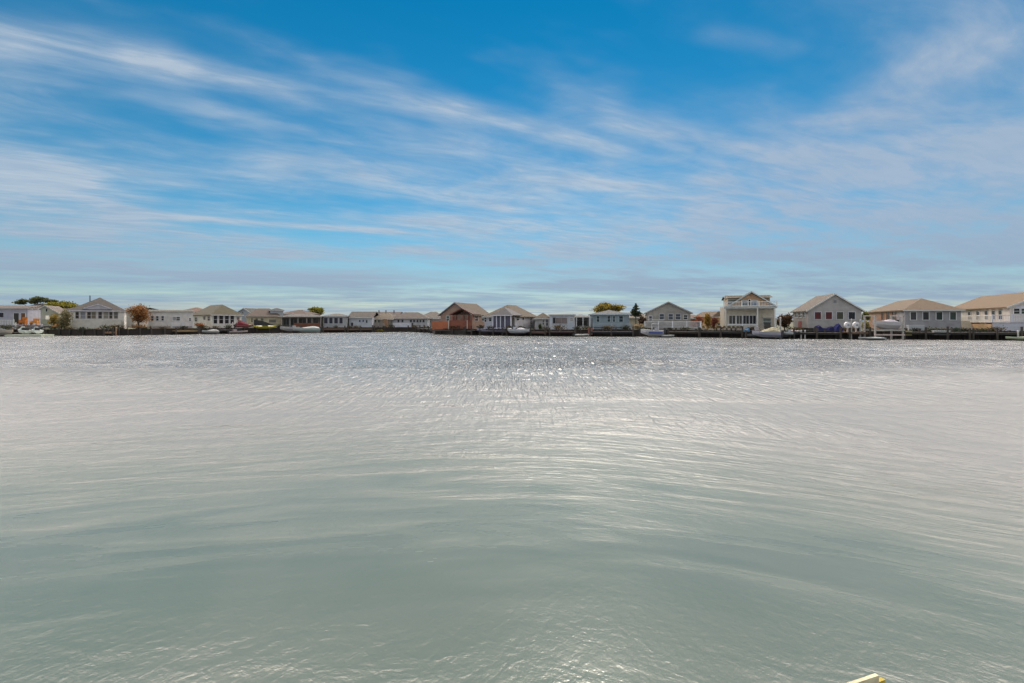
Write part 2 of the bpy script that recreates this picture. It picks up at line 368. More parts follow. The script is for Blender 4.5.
# ------------------------------------------------------------------ houses
class House:
    """local frame: x along the front wall to the right, y to the back, z up from the water"""
    def __init__(s, name, label, px, d, yaw=None, cat='house', group='waterfront houses on the far bank'):
        s.yaw = shore_yaw(px) if yaw is None else R(yaw)
        s.c, s.s = math.cos(s.yaw), math.sin(s.yaw); p = pt(px, d); s.O = p
        s.root = empty(name, (p.x, p.y, LAND), s.yaw); ident(s.root, label, cat, group); s.parts = {}
    def U(s, px, v=0.0):
        k = k_of(px); return (k*(s.O.y+v*s.c)-s.O.x+v*s.s)/(s.c-k*s.s)
    def V(s, px, u=0.0):
        k = k_of(px); return (s.O.x+u*s.c-k*(s.O.y+u*s.s))/(s.s+k*s.c)
    def Z(s, py, u=0.0, v=0.0): return z_at(py, s.O.y+u*s.s+v*s.c)-LAND
    def mb(s, m, name, material, parent=None): return m.build(name, material, parent or s.root)
    def walls(s, W, L, zf, ze, col, v0=0.0, u0=0.0, name='wall', gable=None, kind='siding'):
        m = MB().box(u0, u0+W, v0, v0+L, zf, ze)
        if gable:                                      # gable = ridge height; ridge runs front to back
            m = MB(); c = u0+W/2
            a = [(u0,v0,zf),(u0+W,v0,zf),(u0+W,v0,ze),(c,v0,gable),(u0,v0,ze)]; b = [(x,v0+L,z) for x,_,z in a]
            m.add(a+b, [(0,1,2,3,4),(9,8,7,6,5),(0,5,6,1),(1,6,7,2),(2,7,8,3),(3,8,9,4),(4,9,5,0)])
        return s.mb(m, name, mat(kind, col))
    def skirt(s, W, L, zf, col=(.05,.045,.04), v0=0.0, u0=0.0):
        if zf > .12: s.mb(MB().box(u0+.12, u0+W-.12, v0+.12, v0+L-.12, -.02, zf-.003), 'foundation', mat('wood', col))
    def roof(s, W, L, ze, zr, col, kind='gable', v0=0.0, u0=0.0, ov=.35, th=.14, hipf=.5, name='roof', tcol=(.6,.6,.58)):
        x0, x1, y0, y1 = u0-ov, u0+W+ov, v0-ov, v0+L+ov; c = (x0+x1)/2; sl = (zr-ze)/(W/2)
        if kind == 'gable_side': sl = (zr-ze)/(L/2)
        lo = ze-sl*ov if kind != 'flat' else ze
        lo += .03; zr = zr+.03
        m = MB()
        if kind == 'gable':
            top = [(x0,y0,lo),(c,y0,zr),(x1,y0,lo),(x0,y1,lo),(c,y1,zr),(x1,y1,lo)]
            m.add([(x,y,z+th) for x,y,z in top]+top, [(0,1,4,3),(1,2,5,4),(6,9,10,7),(7,10,11,8),(0,6,7,1),(1,7,8,2),(3,4,10,9),(4,5,11,10),(0,3,9,6),(2,8,11,5)])
        elif kind == 'gable_side':
            cy = (y0+y1)/2
            top = [(x0,y0,lo),(x0,cy,zr),(x0,y1,lo),(x1,y0,lo),(x1,cy,zr),(x1,y1,lo)]
            m.add([(x,y,z+th) for x,y,z in top]+top, [(0,1,4,3),(1,2,5,4),(6,9,10,7),(7,10,11,8),(0,6,7,1),(1,7,8,2),(3,4,10,9),(4,5,11,10),(0,3,9,6),(2,8,11,5)])
        elif kind == 'hip':
            h = min((x1-x0)*hipf, (y1-y0)*.48)
            m.add([(x0,y0,lo+th),(x1,y0,lo+th),(x1,y1,lo+th),(x0,y1,lo+th),(c,y0+h,zr+th),(c,y1-h,zr+th),
                   (x0,y0,lo),(x1,y0,lo),(x1,y1,lo),(x0,y1,lo)],
                  [(0,1,4),(1,2,5,4),(2,3,5),(3,0,4,5),(0,6,7,1),(1,7,8,2),(2,8,9,3),(3,9,6,0),(6,9,8,7)])
        elif kind == 'hip_side':
            cy = (y0+y1)/2; h = min((y1-y0)*hipf, (x1-x0)*.45)
            m.add([(x0,y0,lo+th),(x1,y0,lo+th),(x1,y1,lo+th),(x0,y1,lo+th),(x0+h,cy,zr+th),(x1-h,cy,zr+th),
                   (x0,y0,lo),(x1,y0,lo),(x1,y1,lo),(x0,y1,lo)],
                  [(0,1,5,4),(1,2,5),(2,3,4,5),(3,0,4),(0,6,7,1),(1,7,8,2),(2,8,9,3),(3,9,6,0),(6,9,8,7)])
        else:                                          # shed roof, high at the back
            m.add([(x0,y0,lo+th),(x1,y0,lo+th),(x1,y1,zr+th),(x0,y1,zr+th),(x0,y0,lo),(x1,y0,lo),(x1,y1,zr),(x0,y1,zr)],
                  [(0,1,2,3),(4,7,6,5),(0,4,5,1),(1,5,6,2),(2,6,7,3),(3,7,4,0)])
        r = s.mb(m, name, mat('shingle', col))
        f = MB()                                       # pale trim: barge boards and gutter
        if kind == 'gable':
            for xa in (x0, x1):
                f.loft([[(xa,y0-.03,lo-.06),(xa,y0-.004,lo-.06),(xa,y0-.004,lo+th),(xa,y0-.03,lo+th)],
                        [(c,y0-.03,zr-.06),(c,y0-.004,zr-.06),(c,y0-.004,zr+th),(c,y0-.03,zr+th)]])
            s.mb(f, 'barge_board', mat('paint', tcol))
        else:
            f.box(x0, x1, y0-.10, y0-.004, lo-.02, lo+th-.01); s.mb(f, 'gutter', mat('paint', tcol))
        return r
    def _window(s, box, axis, dirn, at, gcol, fcol, bars, name='window'):
        a0, a1, z0, z1 = box; t = .065; a0 -= .05; a1 += .05; z0 -= .04; z1 += .05
        def bx(m, p0, p1, q0, q1, o0, o1):
            if axis == 'v': m.box(p0, p1, at+dirn*o0, at+dirn*o1, q0, q1)
            else: m.box(at+dirn*o0, at+dirn*o1, p0, p1, q0, q1)
        m = MB(); bx(m, a0, a0+t, z0, z1, .004, .09); bx(m, a1-t, a1, z0, z1, .004, .09)
        bx(m, a0+t, a1-t, z0, z0+t, .004, .09); bx(m, a0+t, a1-t, z1-t, z1, .004, .09)
        if bars == 'h' or bars == 'x': bx(m, a0+t, a1-t, (z0+z1)/2-.022, (z0+z1)/2+.022, .004, .07)
        if bars == 'v' or bars == 'x': bx(m, (a0+a1)/2-.022, (a0+a1)/2+.022, z0+t, z1-t, .004, .066)
        w = s.mb(m, name, mat('paint', fcol))
        q = MB(); bx(q, a0+t, a1-t, z0+t, z1-t, .005, .03); q.build('pane', mat('glass', gcol), w); return w
    def win(s, px0, px1, py0, py1, v=0.0, gcol=(.02,.025,.03), fcol=(.72,.72,.72), bars='h', name='window'):
        u0, u1 = s.U(px0, v), s.U(px1, v); u = (u0+u1)/2
        return s._window((u0, u1, s.Z(py1, u, v), s.Z(py0, u, v)), 'v', -1, v, gcol, fcol, bars, name)
    def swin(s, px0, px1, py0, py1, u=0.0, side=-1, gcol=(.03,.035,.04), fcol=(.75,.73,.7), bars='h', name='window'):
        v0, v1 = sorted((s.V(px0, u), s.V(px1, u))); v = (v0+v1)/2
        return s._window((v0, v1, s.Z(py1, u, v), s.Z(py0, u, v)), 'u', side, u, gcol, fcol, bars, name)
    def posts(s, pxs, v, z0, z1, col=(.75,.75,.75), r=.06, name='post'):
        for p in pxs:
            u = s.U(p, v); s.mb(MB().box(u-r, u+r, v-r, v+r, z0, z1), name, mat('paint', col))
    def rail(s, u0, u1, v, z0, h=.95, col=(.75,.75,.75), name='railing', step=.16, ret=None):
        m = MB().box(u0, u1, v-.04, v+.04, z0+h-.07, z0+h).box(u0, u1, v-.03, v+.03, z0+.08, z0+.14)
        k = max(2, int((u1-u0)/step))
        for i in range(k+1):
            x = u0+(u1-u0)*i/k; m.box(x-.02, x+.02, v-.02, v+.02, z0+.14, z0+h-.07)
        for i in range(max(2, int((u1-u0)/2))+1):
            x = u0+(u1-u0)*i/max(2, int((u1-u0)/2)); m.box(x-.06, x+.06, v-.055, v+.055, z0, z0+h+.08)
        if ret:
            for x in (u0, u1):
                m.box(x-.04, x+.04, v+.055, v+ret, z0+h-.07, z0+h).box(x-.03, x+.03, v+.055, v+ret, z0+.08, z0+.14)
                for i in range(1, int(ret/.3)): m.box(x-.02, x+.02, v+i*.3-.02, v+i*.3+.02, z0+.14, z0+h-.07)
        return s.mb(m, name, mat('paint', col))
    def deck(s, u0, u1, v0, v1, z, col=(.25,.22,.2), legs=True, name='deck'):
        m = MB(); k = max(1, int((v1-v0)/.16))
        for i in range(k): m.box(u0, u1, v0+(v1-v0)*i/k, v0+(v1-v0)*(i+1)/k-.012, z-.06, z)
        m.box(u0+.02, u1-.02, v0+.03, v0+.08, z-.28, z-.063); m.box(u0+.02, u1-.02, v1-.1, v1-.05, z-.28, z-.063)
        d = s.mb(m, name, mat('wood', col))
        if legs:
            k = max(1, int((u1-u0)/2.2))
            for i in range(k+1):
                x = u0+.12+(u1-u0-.24)*i/k; s.mb(MB().box(x-.07, x+.07, v0+.1, v0+.24, -.05, z-.064), 'leg', mat('wood', (.12,.1,.08)))
        return d
    def box(s, name, u0, u1, v0, v1, z0, z1, col, kind='paint'): return s.mb(MB().box(u0, u1, v0, v1, z0, z1), name, mat(kind, col))
WHITE, CREAM, GREY, LAV, BEIGE = (.68,.68,.68), (.66,.60,.48), (.34,.34,.36), (.46,.46,.52), (.50,.45,.38)
def info(h, nm, W, L):
    if DEBUG: print('HOUSE', nm, 'yaw %.0f d %.1f W %.1f L %.1f' % (math.degrees(h.yaw), h.O.y, W, L))
DEBUG = False
def sidewalls(h, px_back, side=-1, u=0.0, lo=6, hi=16):
    L = h.V(px_back, u); return max(lo, min(hi, abs(L))) if L > 0 else hi

# --- grey house with four square windows (right)
h = House('bungalow', 'grey bungalow with a plain front gable and four square windows, two of them red curtained', 808, shore(808)+4.5, -16)
W = h.U(861.5); L = sidewalls(h, 793); zf, ze, zr = h.Z(328), h.Z(310.5), h.Z(294.6, W/2); info(h, 'U', W, L)
h.skirt(W, L, zf); h.walls(W, L, zf, ze, (.40,.38,.37), gable=zr); h.roof(W, L, ze, zr, (.36,.31,.27), 'gable')
for a, b, c in ((814.5,821,(.10,.018,.018)), (825.5,832,(.10,.018,.018)), (836.5,843.2,(.07,.07,.045)), (848.3,855,(.015,.018,.025))):
    h.win(a, b, 312, 319.3, gcol=c, fcol=(.62,.63,.68), bars=None)
h.swin(795.5, 798.5, 312.3, 317.5); h.swin(799.5, 802.5, 312.3, 317.5); h.swin(803.5, 806, 312.3, 317.5)
h.box('vent', h.U(835)-.18, h.U(835)+.18, -.05, -.004, h.Z(303), h.Z(300.5), (.2,.2,.22))
h.box('door', -.05, -.004, h.V(801.5), h.V(798.5), zf+.02, zf+1.0, (.3,.05,.04))

# --- house with long tan roof and hip porch room
h = House('bungalow', 'grey bungalow with four white framed windows under a long tan hipped roof', 905, shore(905)+4.2, -22)
W = h.U(961); L = sidewalls(h, 868, hi=18); zf, ze, zr = h.Z(330), h.Z(310), h.Z(298.3, W/2); info(h, 'V', W, L)
h.skirt(W, L, zf); h.walls(W, 3.6, zf, ze, (.33,.32,.34)); h.walls(W, L-3.6, zf, ze, (.34,.20,.13), v0=3.6, name='rear_wall')
h.roof(W, L, ze, zr, (.42,.31,.20), 'hip', hipf=.62)
for a, b, c in ((910.3,916.3,(.05,.05,.055)), (922.7,928.8,(.025,.028,.03)), (936.0,942.3,(.02,.035,.03)), (949.7,956,(.04,.06,.05))):
    h.win(a, b, 312, 320, gcol=c, fcol=(.74,.74,.74), bars=None)
v = h.V(898); h._window((3.9, 5.3, h.Z(320,0,4), h.Z(311.5,0,4)), 'u', -1, 0, (.03,.025,.02), (.5,.3,.2), 'v')
h._window((6.5, 8.0, h.Z(320,0,7), h.Z(311.5,0,7)), 'u', -1, 0, (.03,.025,.02), (.5,.3,.2), 'v')
h._window((9.5, 10.6, h.Z(320,0,10), h.Z(311.5,0,10)), 'u', -1, 0, (.03,.025,.02), (.5,.3,.2), 'v')
h.deck(h.U(905)+.2, W-.2, -2.0, -.02, zf-.25, (.10,.08,.07))

# --- big house at the right edge
h = House('raised_house', 'large house with tan roof, raised railed deck and outdoor stair at the right edge', 1010, shore(1010)+3.6, -24)
W = 8.5; L = sidewalls(h, 950, hi=22); zf, ze, zr = h.Z(327), h.Z(306.5), h.Z(290.5, W/2); info(h, 'W', W, L)
h.skirt(W, L, zf); h.walls(W, L, zf, ze, (.60,.56,.50), gable=zr); h.roof(W, L, ze, zr, (.46,.31,.16), 'gable', ov=.5)
h.box('gable_panel', .6, W-.6, -.06, -.004, ze-.25, ze+.02, (.6,.6,.66)); 
h.win(1013.5, 1019.5, 308.5, 314, v=-.02, gcol=(.03,.035,.03)); h.win(1021, 1030, 308.5, 314, v=-.02, gcol=(.05,.07,.05))
for a in (2.0, 4.0, 6.2, 9.0, 12.0):
    h._window((a, a+1.1, ze-1.75, ze-.45), 'u', -1, 0, (.025,.028,.03), (.7,.68,.62), 'h')
h.deck(-2.6, 0-.02, .2, 9.0, zf+.95-.3, (.55,.5,.42)); h.deck(-2.6, W+3, -2.2, -.02, zf+.65, (.5,.5,.55))
h.box('deck_skirt', -2.6, W+3, -2.3, -2.21, zf-.5, zf+.40, (.55,.55,.62), 'siding')
h.box('deck_side_panel', -2.72, -2.61, -2.2, 9.0, zf-.5, zf+.40, (.58,.40,.22), 'siding')
h.rail(-2.6, W+3, -2.2, zf+.65, .95, (.6,.6,.66))
m = MB().box(-2.64,-2.56,-2.2,9,zf+1.5,zf+1.58)
for i in range(36): m.box(-2.62,-2.58,-2.1+i*.31,-2.06+i*.31,zf+.66,zf+1.5)
h.mb(m, 'side_railing', mat('paint', (.7,.68,.62)))
m = MB()
for i in range(7): m.box(-3.9+.0, -2.75, 2.6+i*.28, 2.86+i*.28, -.02, .18+i*.22)
h.mb(m, 'stair', mat('wood', (.62,.56,.45)))

# --- two-storey house with balcony
h = House('two_storey_house', 'tall two storey cream house with a front gable over a white balcony', 724.5, shore(740)+4.0, -19)
W = h.U(775); L = 10; zf, z2 = h.Z(331), h.Z(310.5); ze, zr = h.Z(306.0), h.Z(292.3, W/2); zt = h.Z(295.2, W*.2, 1); info(h, 'T', W, L)
h.skirt(W, L, zf); h.walls(W, L, zf, ze, (.52,.47,.38))
# upper storey: side roof block plus projecting front gable
h.walls(W-1.0, L-2, ze+.003, zt-.15, (.42,.33,.22), v0=1.2, u0=.5, name='upper_wall')
h.roof(W-1.0, 2.0, zt-.45, zt-.1, (.22,.18,.14), 'flat', v0=1.0, u0=.5, ov=.25, name='dormer_roof', tcol=(.5,.47,.4))
h.roof(W-1.0, L-3.4, zt-.45, zt-.1, (.22,.18,.14), 'gable_side', v0=3.6, u0=.5, ov=.25, name='roof', tcol=(.5,.47,.4))
cu = h.U(751.5); gw = 6.0
mm = MB(); a = [(cu-gw/2,.3,ze+.006),(cu+gw/2,.3,ze+.006),(cu,.3,zr-.1)]; b = [(x,5.0,z) for x,_,z in a]
mm.add(a+b, [(0,1,2),(5,4,3),(0,3,4,1),(1,4,5,2),(2,5,3,0)]); h.mb(mm, 'gable_wall', mat('siding', (.40,.25,.14)))
h.roof(gw, 4.4, ze+.05, zr, (.30,.30,.30), 'gable', v0=.3, u0=cu-gw/2, ov=.45, name='gable_roof', tcol=(.42,.46,.46))
h.win(741.5, 747, 300.5, 305.5, v=.3, gcol=(.04,.06,.08)); h.win(748.5, 750.5, 299.5, 306, v=.3, gcol=(.02,.02,.02), bars=None); h.win(752, 757, 300.5, 305.5, v=.3, gcol=(.08,.12,.20))
h.win(728, 737, 300, 304.5, v=1.2, gcol=(.10,.11,.10))
h.deck(-.1, W+.05, -1.5, -.02, ze-.15, (.5,.52,.52), legs=False, name='balcony'); h.rail(-.05, W, -1.4, ze-.15, .75, (.72,.76,.76), name='balcony_railing', step=.2)
h.posts((725.5, 757.5, 774.6), -1.4, zf, ze-.45, (.6,.58,.54), .09)
h.deck(-.2, W+.2, -1.9, -.02, zf+.02, (.45,.42,.38)); h.box('skirting_shade', -.1, W+.1, -1.7, -1.6, -.02, zf-.30, (.03,.028,.026), 'siding'); h.rail(h.U(728,-1.8), h.U(757,-1.8), -1.8, zf+.02, 1.0, (.78,.78,.80))  # near-black board below the porch deck paints in the shade there
for a, b in ((729,735.5), (736.5,742), (743,749), (749.5,756)): h.win(a, b, 315.5, 324, gcol=(.02,.022,.03) if a > 742 else (.08,.075,.07), bars='v')
h.win(763, 771, 318.5, 324.5, gcol=(.20,.25,.24), bars='h'); h.box('awning', h.U(762), h.U(772), -1.2, -.02, h.Z(317.6), h.Z(317.0), (.62,.55,.45))

# --- grey gable house with white railed deck
h = House('bungalow', 'dark grey bungalow with a broad triangular gable over a white railed deck', 646.5, shore(667)+4.5, -14)
W = h.U(690.5); L = 11; zf, ze, zr = h.Z(327), h.Z(313), h.Z(302.6, W/2); info(h, 'S', W, L)
h.skirt(W, L, zf); h.walls(W, L, zf, ze, (.30,.28,.25), gable=zr); h.roof(W, L, ze, zr, (.20,.18,.17), 'gable', tcol=(.30,.29,.28))
for a, b in ((659.5,664), (668.5,673), (675.5,680.5)): h.win(a, b, 314, 319.5, gcol=(.06,.07,.09), fcol=(.5,.52,.56))
h.win(649,652,316,321, gcol=(.05,.05,.06)); h.win(683.5,687.5,315,319.5, gcol=(.03,.035,.04))
h.deck(-.3, W+1.3, -2.4, -.02, zf-.1, (.35,.33,.30)); h.rail(-.3, W+1.3, -2.35, zf-.1, 1.0, (.78,.78,.80), ret=2.2); h.box('skirting_shade', -.2, W+1.2, -2.2, -2.1, -.02, zf-.40, (.03,.028,.026), 'siding')  # dark box under the deck, its colour stands for the shadow below
h.box('deck_canopy', h.U(648,-2), h.U(664,-2), -2.2, -.4, h.Z(320.2), h.Z(319.7), (.7,.7,.68))

# --- blue grey trailer house, hip roof
h = House('trailer_home', 'blue grey home with a low hipped roof above a dark enclosed deck, beside the conifer', 592.5, shore(610)+4.0, -6)
W = h.U(629); L = 8; zf, ze, zr = h.Z(327), h.Z(314.6), h.Z(310.6, W/2); info(h, 'R', W, L)
h.skirt(W, L, zf, (.03,.03,.04)); h.walls(W, L, zf, ze, (.24,.30,.34)); h.roof(W, L, ze, zr, (.24,.30,.36), 'hip', tcol=(.42,.48,.52))
for a, b in ((596.5,599.5), (607.3,610.3), (612.8,615), (619,623)): h.win(a, b, 316, 322, gcol=(.012,.03,.04), fcol=(.5,.6,.63))
h.deck(0, W+.5, -2.2, -.02, zf-.35, (.08,.07,.08)); h.rail(0, W, -2.15, zf-.35, .95, (.36,.42,.46), name='railing')
h.box('skirting_shade', .05, W+.4, -2.05, -1.98, -.02, zf-.64, (.035,.03,.05), 'siding')

# --- white trailer with porch awning
h = House('trailer_home', 'white trailer home with a wide pinkish screened window and flat roof', 549.5, shore(560)+4.0, -6)
W = h.U(574.5); L = 10; zf, ze, zr = h.Z(330), h.Z(315.6), h.Z(314.6); info(h, 'Q', W, L)
h.skirt(W, L, zf, (.10,.04,.035)); h.walls(W, L, zf, ze, (.52,.55,.62)); h.roof(W, L, ze, zr, (.28,.27,.25), 'flat', ov=.2, tcol=(.25,.24,.24))
h.win(553, 555.3, 317.7, 323.3, gcol=(.01,.01,.012), fcol=(.2,.2,.2), bars=None); h.win(555.6, 567, 317.7, 323.6, gcol=(.22,.18,.18), fcol=(.4,.38,.38), bars='v')
h.win(570, 573, 318, 321, gcol=(.3,.3,.3))
u0, u1 = h.U(575.5), h.U(590)
h.box('awning', u0, u1, -.5, 4, h.Z(317.3), h.Z(316.4), (.62,.62,.62)); h.box('porch_back_wall', u0, u1, 3.2, 3.3, h.Z(329), h.Z(317.4), (.38,.35,.35), 'siding')
h.box('porch_screen', u0+.2, u1-.4, 3.1, 3.19, h.Z(325), h.Z(320.5), (.03,.025,.025), 'glass')
h.deck(u0, u1, -.8, 3.1, h.Z(326.5), (.45,.43,.42)); h.posts((576.5, 583, 589.3), -.4, h.Z(326.5), h.Z(317.3), (.6,.6,.6))

# --- small house between
h = House('bungalow', 'small pale bungalow with low tan roof tucked just left of the white trailer', 535.5, shore(541)+8, -6)
W = h.U(549.5); L = 8; zf, ze, zr = h.Z(331), h.Z(318), h.Z(313.6, W/2); info(h, 'P', W, L)
h.walls(W, L, zf, ze, (.45,.44,.46)); h.roof(W, L, ze, zr, (.34,.29,.22), 'hip'); h.win(542.5, 544, 320, 325); h.win(546, 548, 319, 326, gcol=(.05,.06,.08))

# --- house N : white with screened gable porch, tan roof, right side wall visible
h = House('bungalow', 'white bungalow with a screened porch and olive tan roof, right of the red fenced porch', 484.5, shore(500)+4.2, -22)
W = h.U(513.5); L = max(9, min(17, h.V(536.5, W))); zf, ze, zr = h.Z(330.2), h.Z(316, W), h.Z(305.6, W/2, 4); info(h, 'N', W, L)
h.skirt(W, L, zf); h.walls(W, L, zf, ze, (.52,.52,.56)); h.roof(W, L, ze, zr, (.30,.25,.17), 'hip', hipf=.7)
pu0, pu1 = h.U(492.5,-2.2), h.U(511.5,-2.2)
h.roof(pu1-pu0, 4.2, h.Z(315.3), h.Z(309.2), (.40,.42,.50), 'hip', v0=-2.2, u0=pu0, name='porch_roof', ov=.25, hipf=.4, tcol=(.6,.6,.66))
h.box('screen', pu0+.15, pu1-.15, -2.08, -2.02, h.Z(327), h.Z(315.6), (.10,.10,.14), 'glass')
h.posts((492.8,496.6,500.6,505,510.8), -2.2, h.Z(329.5), h.Z(315.4), (.68,.68,.74), .07)
h.deck(-.2, W+.3, -2.5, -.02, h.Z(329.2), (.40,.40,.50)); h.box('deck_skirt', -.2, W+.3, -2.62, -2.51, h.Z(330.6), h.Z(328.3), (.42,.42,.55), 'siding')
h.win(484.6, 486.6, 317, 322); h.win(489, 491.7, 316.6, 321.4, gcol=(.03,.035,.04))
for a, b, c, e in ((516.6,518.6,316.3,320.6), (522.2,524,316.3,320), (529.9,531.6,317,324.5), (534,535.2,317.2,319.3)): h.swin(a, b, c, e, u=W, side=1, gcol=(.015,.015,.02))
h.swin(511.5, 514.3, 316, 326, u=W, side=1, gcol=(.02,.02,.025), bars='v')

# --- house M with red fence
h = House('bungalow', 'tan roofed bungalow with a dark red screened porch and red board fencing', 440.5, shore(455)+4.6, -20)
W = h.U(470); L = max(9, min(16, h.V(490, W))); zf, ze, zr = h.Z(329), h.Z(314.6, W), h.Z(303.2, W/2, 0); info(h, 'M', W, L)
h.skirt(W, L, zf); h.walls(W, L, zf, ze, (.34,.23,.18), gable=zr); h.roof(W, L, ze, zr, (.30,.23,.17), 'gable', tcol=(.16,.17,.19))
h.win(446.5, 449.5, 316, 321, gcol=(.05,.12,.10)); h.swin(474.5, 478, 315.5, 321, u=W, side=1, gcol=(.10,.03,.02)); h.swin(481.5, 484, 315.5, 321, u=W, side=1)
pu0, pu1 = h.U(449.5,-2.6), h.U(472,-2.6)
h.roof(pu1-pu0, 3.0, h.Z(314.9,2,-2), h.Z(309.2,2,-2), (.25,.17,.15), 'gable', v0=-2.6, u0=pu0+.2, name='porch_roof', ov=.1, tcol=(.16,.04,.03))
h.box('porch_panel', pu0, pu1, -2.66, -2.58, h.Z(329), h.Z(320.3), (.26,.085,.05), 'siding')
h.box('porch_screen', pu0+.8, pu1, -2.40, -2.36, h.Z(320.3), h.Z(315.2), (.22,.14,.11), 'glass')
h.posts((453, 455.5, 463.3, 468, 471.8), -2.62, h.Z(320.3), h.Z(315.1), (.24,.07,.045), .10)
h.posts((448.6, 467.3), -2.9, h.Z(329), h.Z(320.3), (.6,.52,.45), .06)
h.deck(h.U(430,-2.8), pu1+1.5, -3.0, -.02, h.Z(329.2), (.10,.07,.06))
h.box('fence_panel', h.U(432,-2.6), h.U(448.4,-2.6), -2.66, -2.58, h.Z(329), h.Z(321), (.44,.14,.06), 'siding')

# --- far centre-left row of low houses
h = House('trailer_home', 'low white home with long brown roof and dark window strip, left of the red fence', 390, shore(400)+4.5, 3)
W = h.U(427.5); L = 8; zf, ze, zr = h.Z(330), h.Z(318.6), h.Z(313.0, W/2, 4); info(h, 'K', W, L)
h.skirt(W, L, zf); h.walls(W, L, zf, ze, (.42,.42,.45)); h.roof(W, L, ze, zr, (.24,.20,.19), 'hip_side', hipf=.35, tcol=(.35,.33,.32))
for a, b in ((397.5,399.5), (401.5,403.5), (410,412), (413.2,415), (416.6,418.4), (419.6,421.2), (422.6,424.6)): h.win(a, b, 319.6, 322.4, fcol=(.4,.4,.45), bars=None)
h.box('privacy_panel', h.U(393,-1.5), h.U(411,-1.5), -1.6, -1.5, -.02, h.Z(322.8), (.62,.62,.70), 'siding'); h.win(412, 413, 323, 328, fcol=(.2,.2,.2), bars=None)
h = House('trailer_home', 'beige home with a pale tan roof and a brown side porch in the low row', 373, shore(380)+5.5, 3)
W = h.U(390.5); L = 8; zf, ze, zr = h.Z(330), h.Z(318.7), h.Z(313.0, W/2, 4); info(h, 'J', W, L)
h.skirt(W, L, zf); h.walls(W, L, zf, ze, (.42,.38,.33)); h.roof(W+.5, L, ze, zr, (.38,.33,.25), 'hip_side', hipf=.25)
h.win(374.5, 376.5, 319.6, 322.6, fcol=(.6,.6,.5)); h.win(378, 380, 319.6, 322.6, fcol=(.6,.6,.5)); h.box('porch_wall', h.U(384), h.U(388.5), -1.5, -.02, 0, ze-.1, (.28,.17,.10), 'siding')
h.deck(h.U(373), h.U(385), -1.6, -.02, h.Z(327.5), (.25,.2,.18)); h.rail(h.U(373,-1.5), h.U(384,-1.5), -1.5, h.Z(327.5), .9, (.45,.4,.4), step=.25)
h = House('trailer_home', 'white box shaped home with a dark brown roof and a small dark door', 349, shore(358)+4, 6)
W = h.U(372); L = 9; zf, ze, zr = h.Z(330.5), h.Z(317.8), h.Z(312.3, W/2, 4.5); info(h, 'I', W, L)
h.skirt(W, L, zf); h.walls(W, L, zf, ze, (.50,.52,.58)); h.roof(W, L, ze, zr, (.16,.15,.14), 'gable_side', tcol=(.62,.62,.6))
h.win(351, 353.3, 322.5, 326, fcol=(.5,.5,.5), bars=None); h.win(359, 360.6, 320, 322, fcol=(.45,.5,.65), bars=None); h.win(362.5, 364, 320, 322, fcol=(.45,.5,.65), bars=None); h.win(366, 367.6, 320, 323, fcol=(.45,.5,.65), bars=None)

for q in (379, 386, 394): h.mb(MB().tube([(h.U(q,4), 4, h.Z(313.5,2,4)), (h.U(q,4), 4, h.Z(310.2,2,4))], [.10, .14]), 'roof_vent', mat('paint', (.12,.13,.15)))
# --- screened porch house
h = House('porch_house', 'small grey house fronted by a white posted screen porch, under the yellow green tree', 323.5, shore(335)+3.4, 12)
W = h.U(347); L = 7; zf, ze, zr = h.Z(330.5), h.Z(316.4), h.Z(314.3, W/2, 3); info(h, 'H', W, L)
h.skirt(W, L, zf); h.walls(W, L, zf, ze, (.40,.40,.42)); h.roof(W, L, ze, zr, (.30,.31,.28), 'hip_side', hipf=.3, tcol=(.5,.5,.5))
for a, b in ((323.9,327.8), (329.2,332.8), (334.2,338), (339.3,342.8)): h.win(a, b, 317.6, 323.6, gcol=(.03,.03,.05), fcol=(.6,.6,.64), bars=None, name='screen_panel')
h.deck(0, W, -1.4, -.02, h.Z(330.6), (.2,.14,.1))
# --- dark carport house
h = House('bungalow', 'low brown bungalow with a deep shadowed veranda behind the moored white boats', 281.5, shore(300)+4, 16)
W = h.U(321); L = 8; zf, ze, zr = h.Z(330.5), h.Z(317), h.Z(314.6, W/2, 4); info(h, 'G', W, L)
h.walls(W, L, 0, ze, (.14,.12,.10)); h.roof(W, L+.0, ze, zr, (.30,.29,.29), 'hip_side', hipf=.3, v0=-1.6, tcol=(.42,.40,.38))
for a, b in ((283.5,289), (290,297), (299,306), (308,312), (314,318)): h.win(a, b, 319, 325, gcol=(.03,.035,.03), fcol=(.22,.2,.2), bars='v')
h.posts((281.7, 290, 298, 306.8, 312, 320.8), -1.5, 0, ze-.1, (.42,.38,.36), .06)
h.deck(h.U(294,-1.5), h.U(320,-1.5), -1.7, -.02, h.Z(327), (.16,.08,.05)); h.box('deck_panel', h.U(294,-1.7), h.U(320,-1.7), -1.78, -1.71, h.Z(327), h.Z(323), (.20,.07,.04), 'siding')
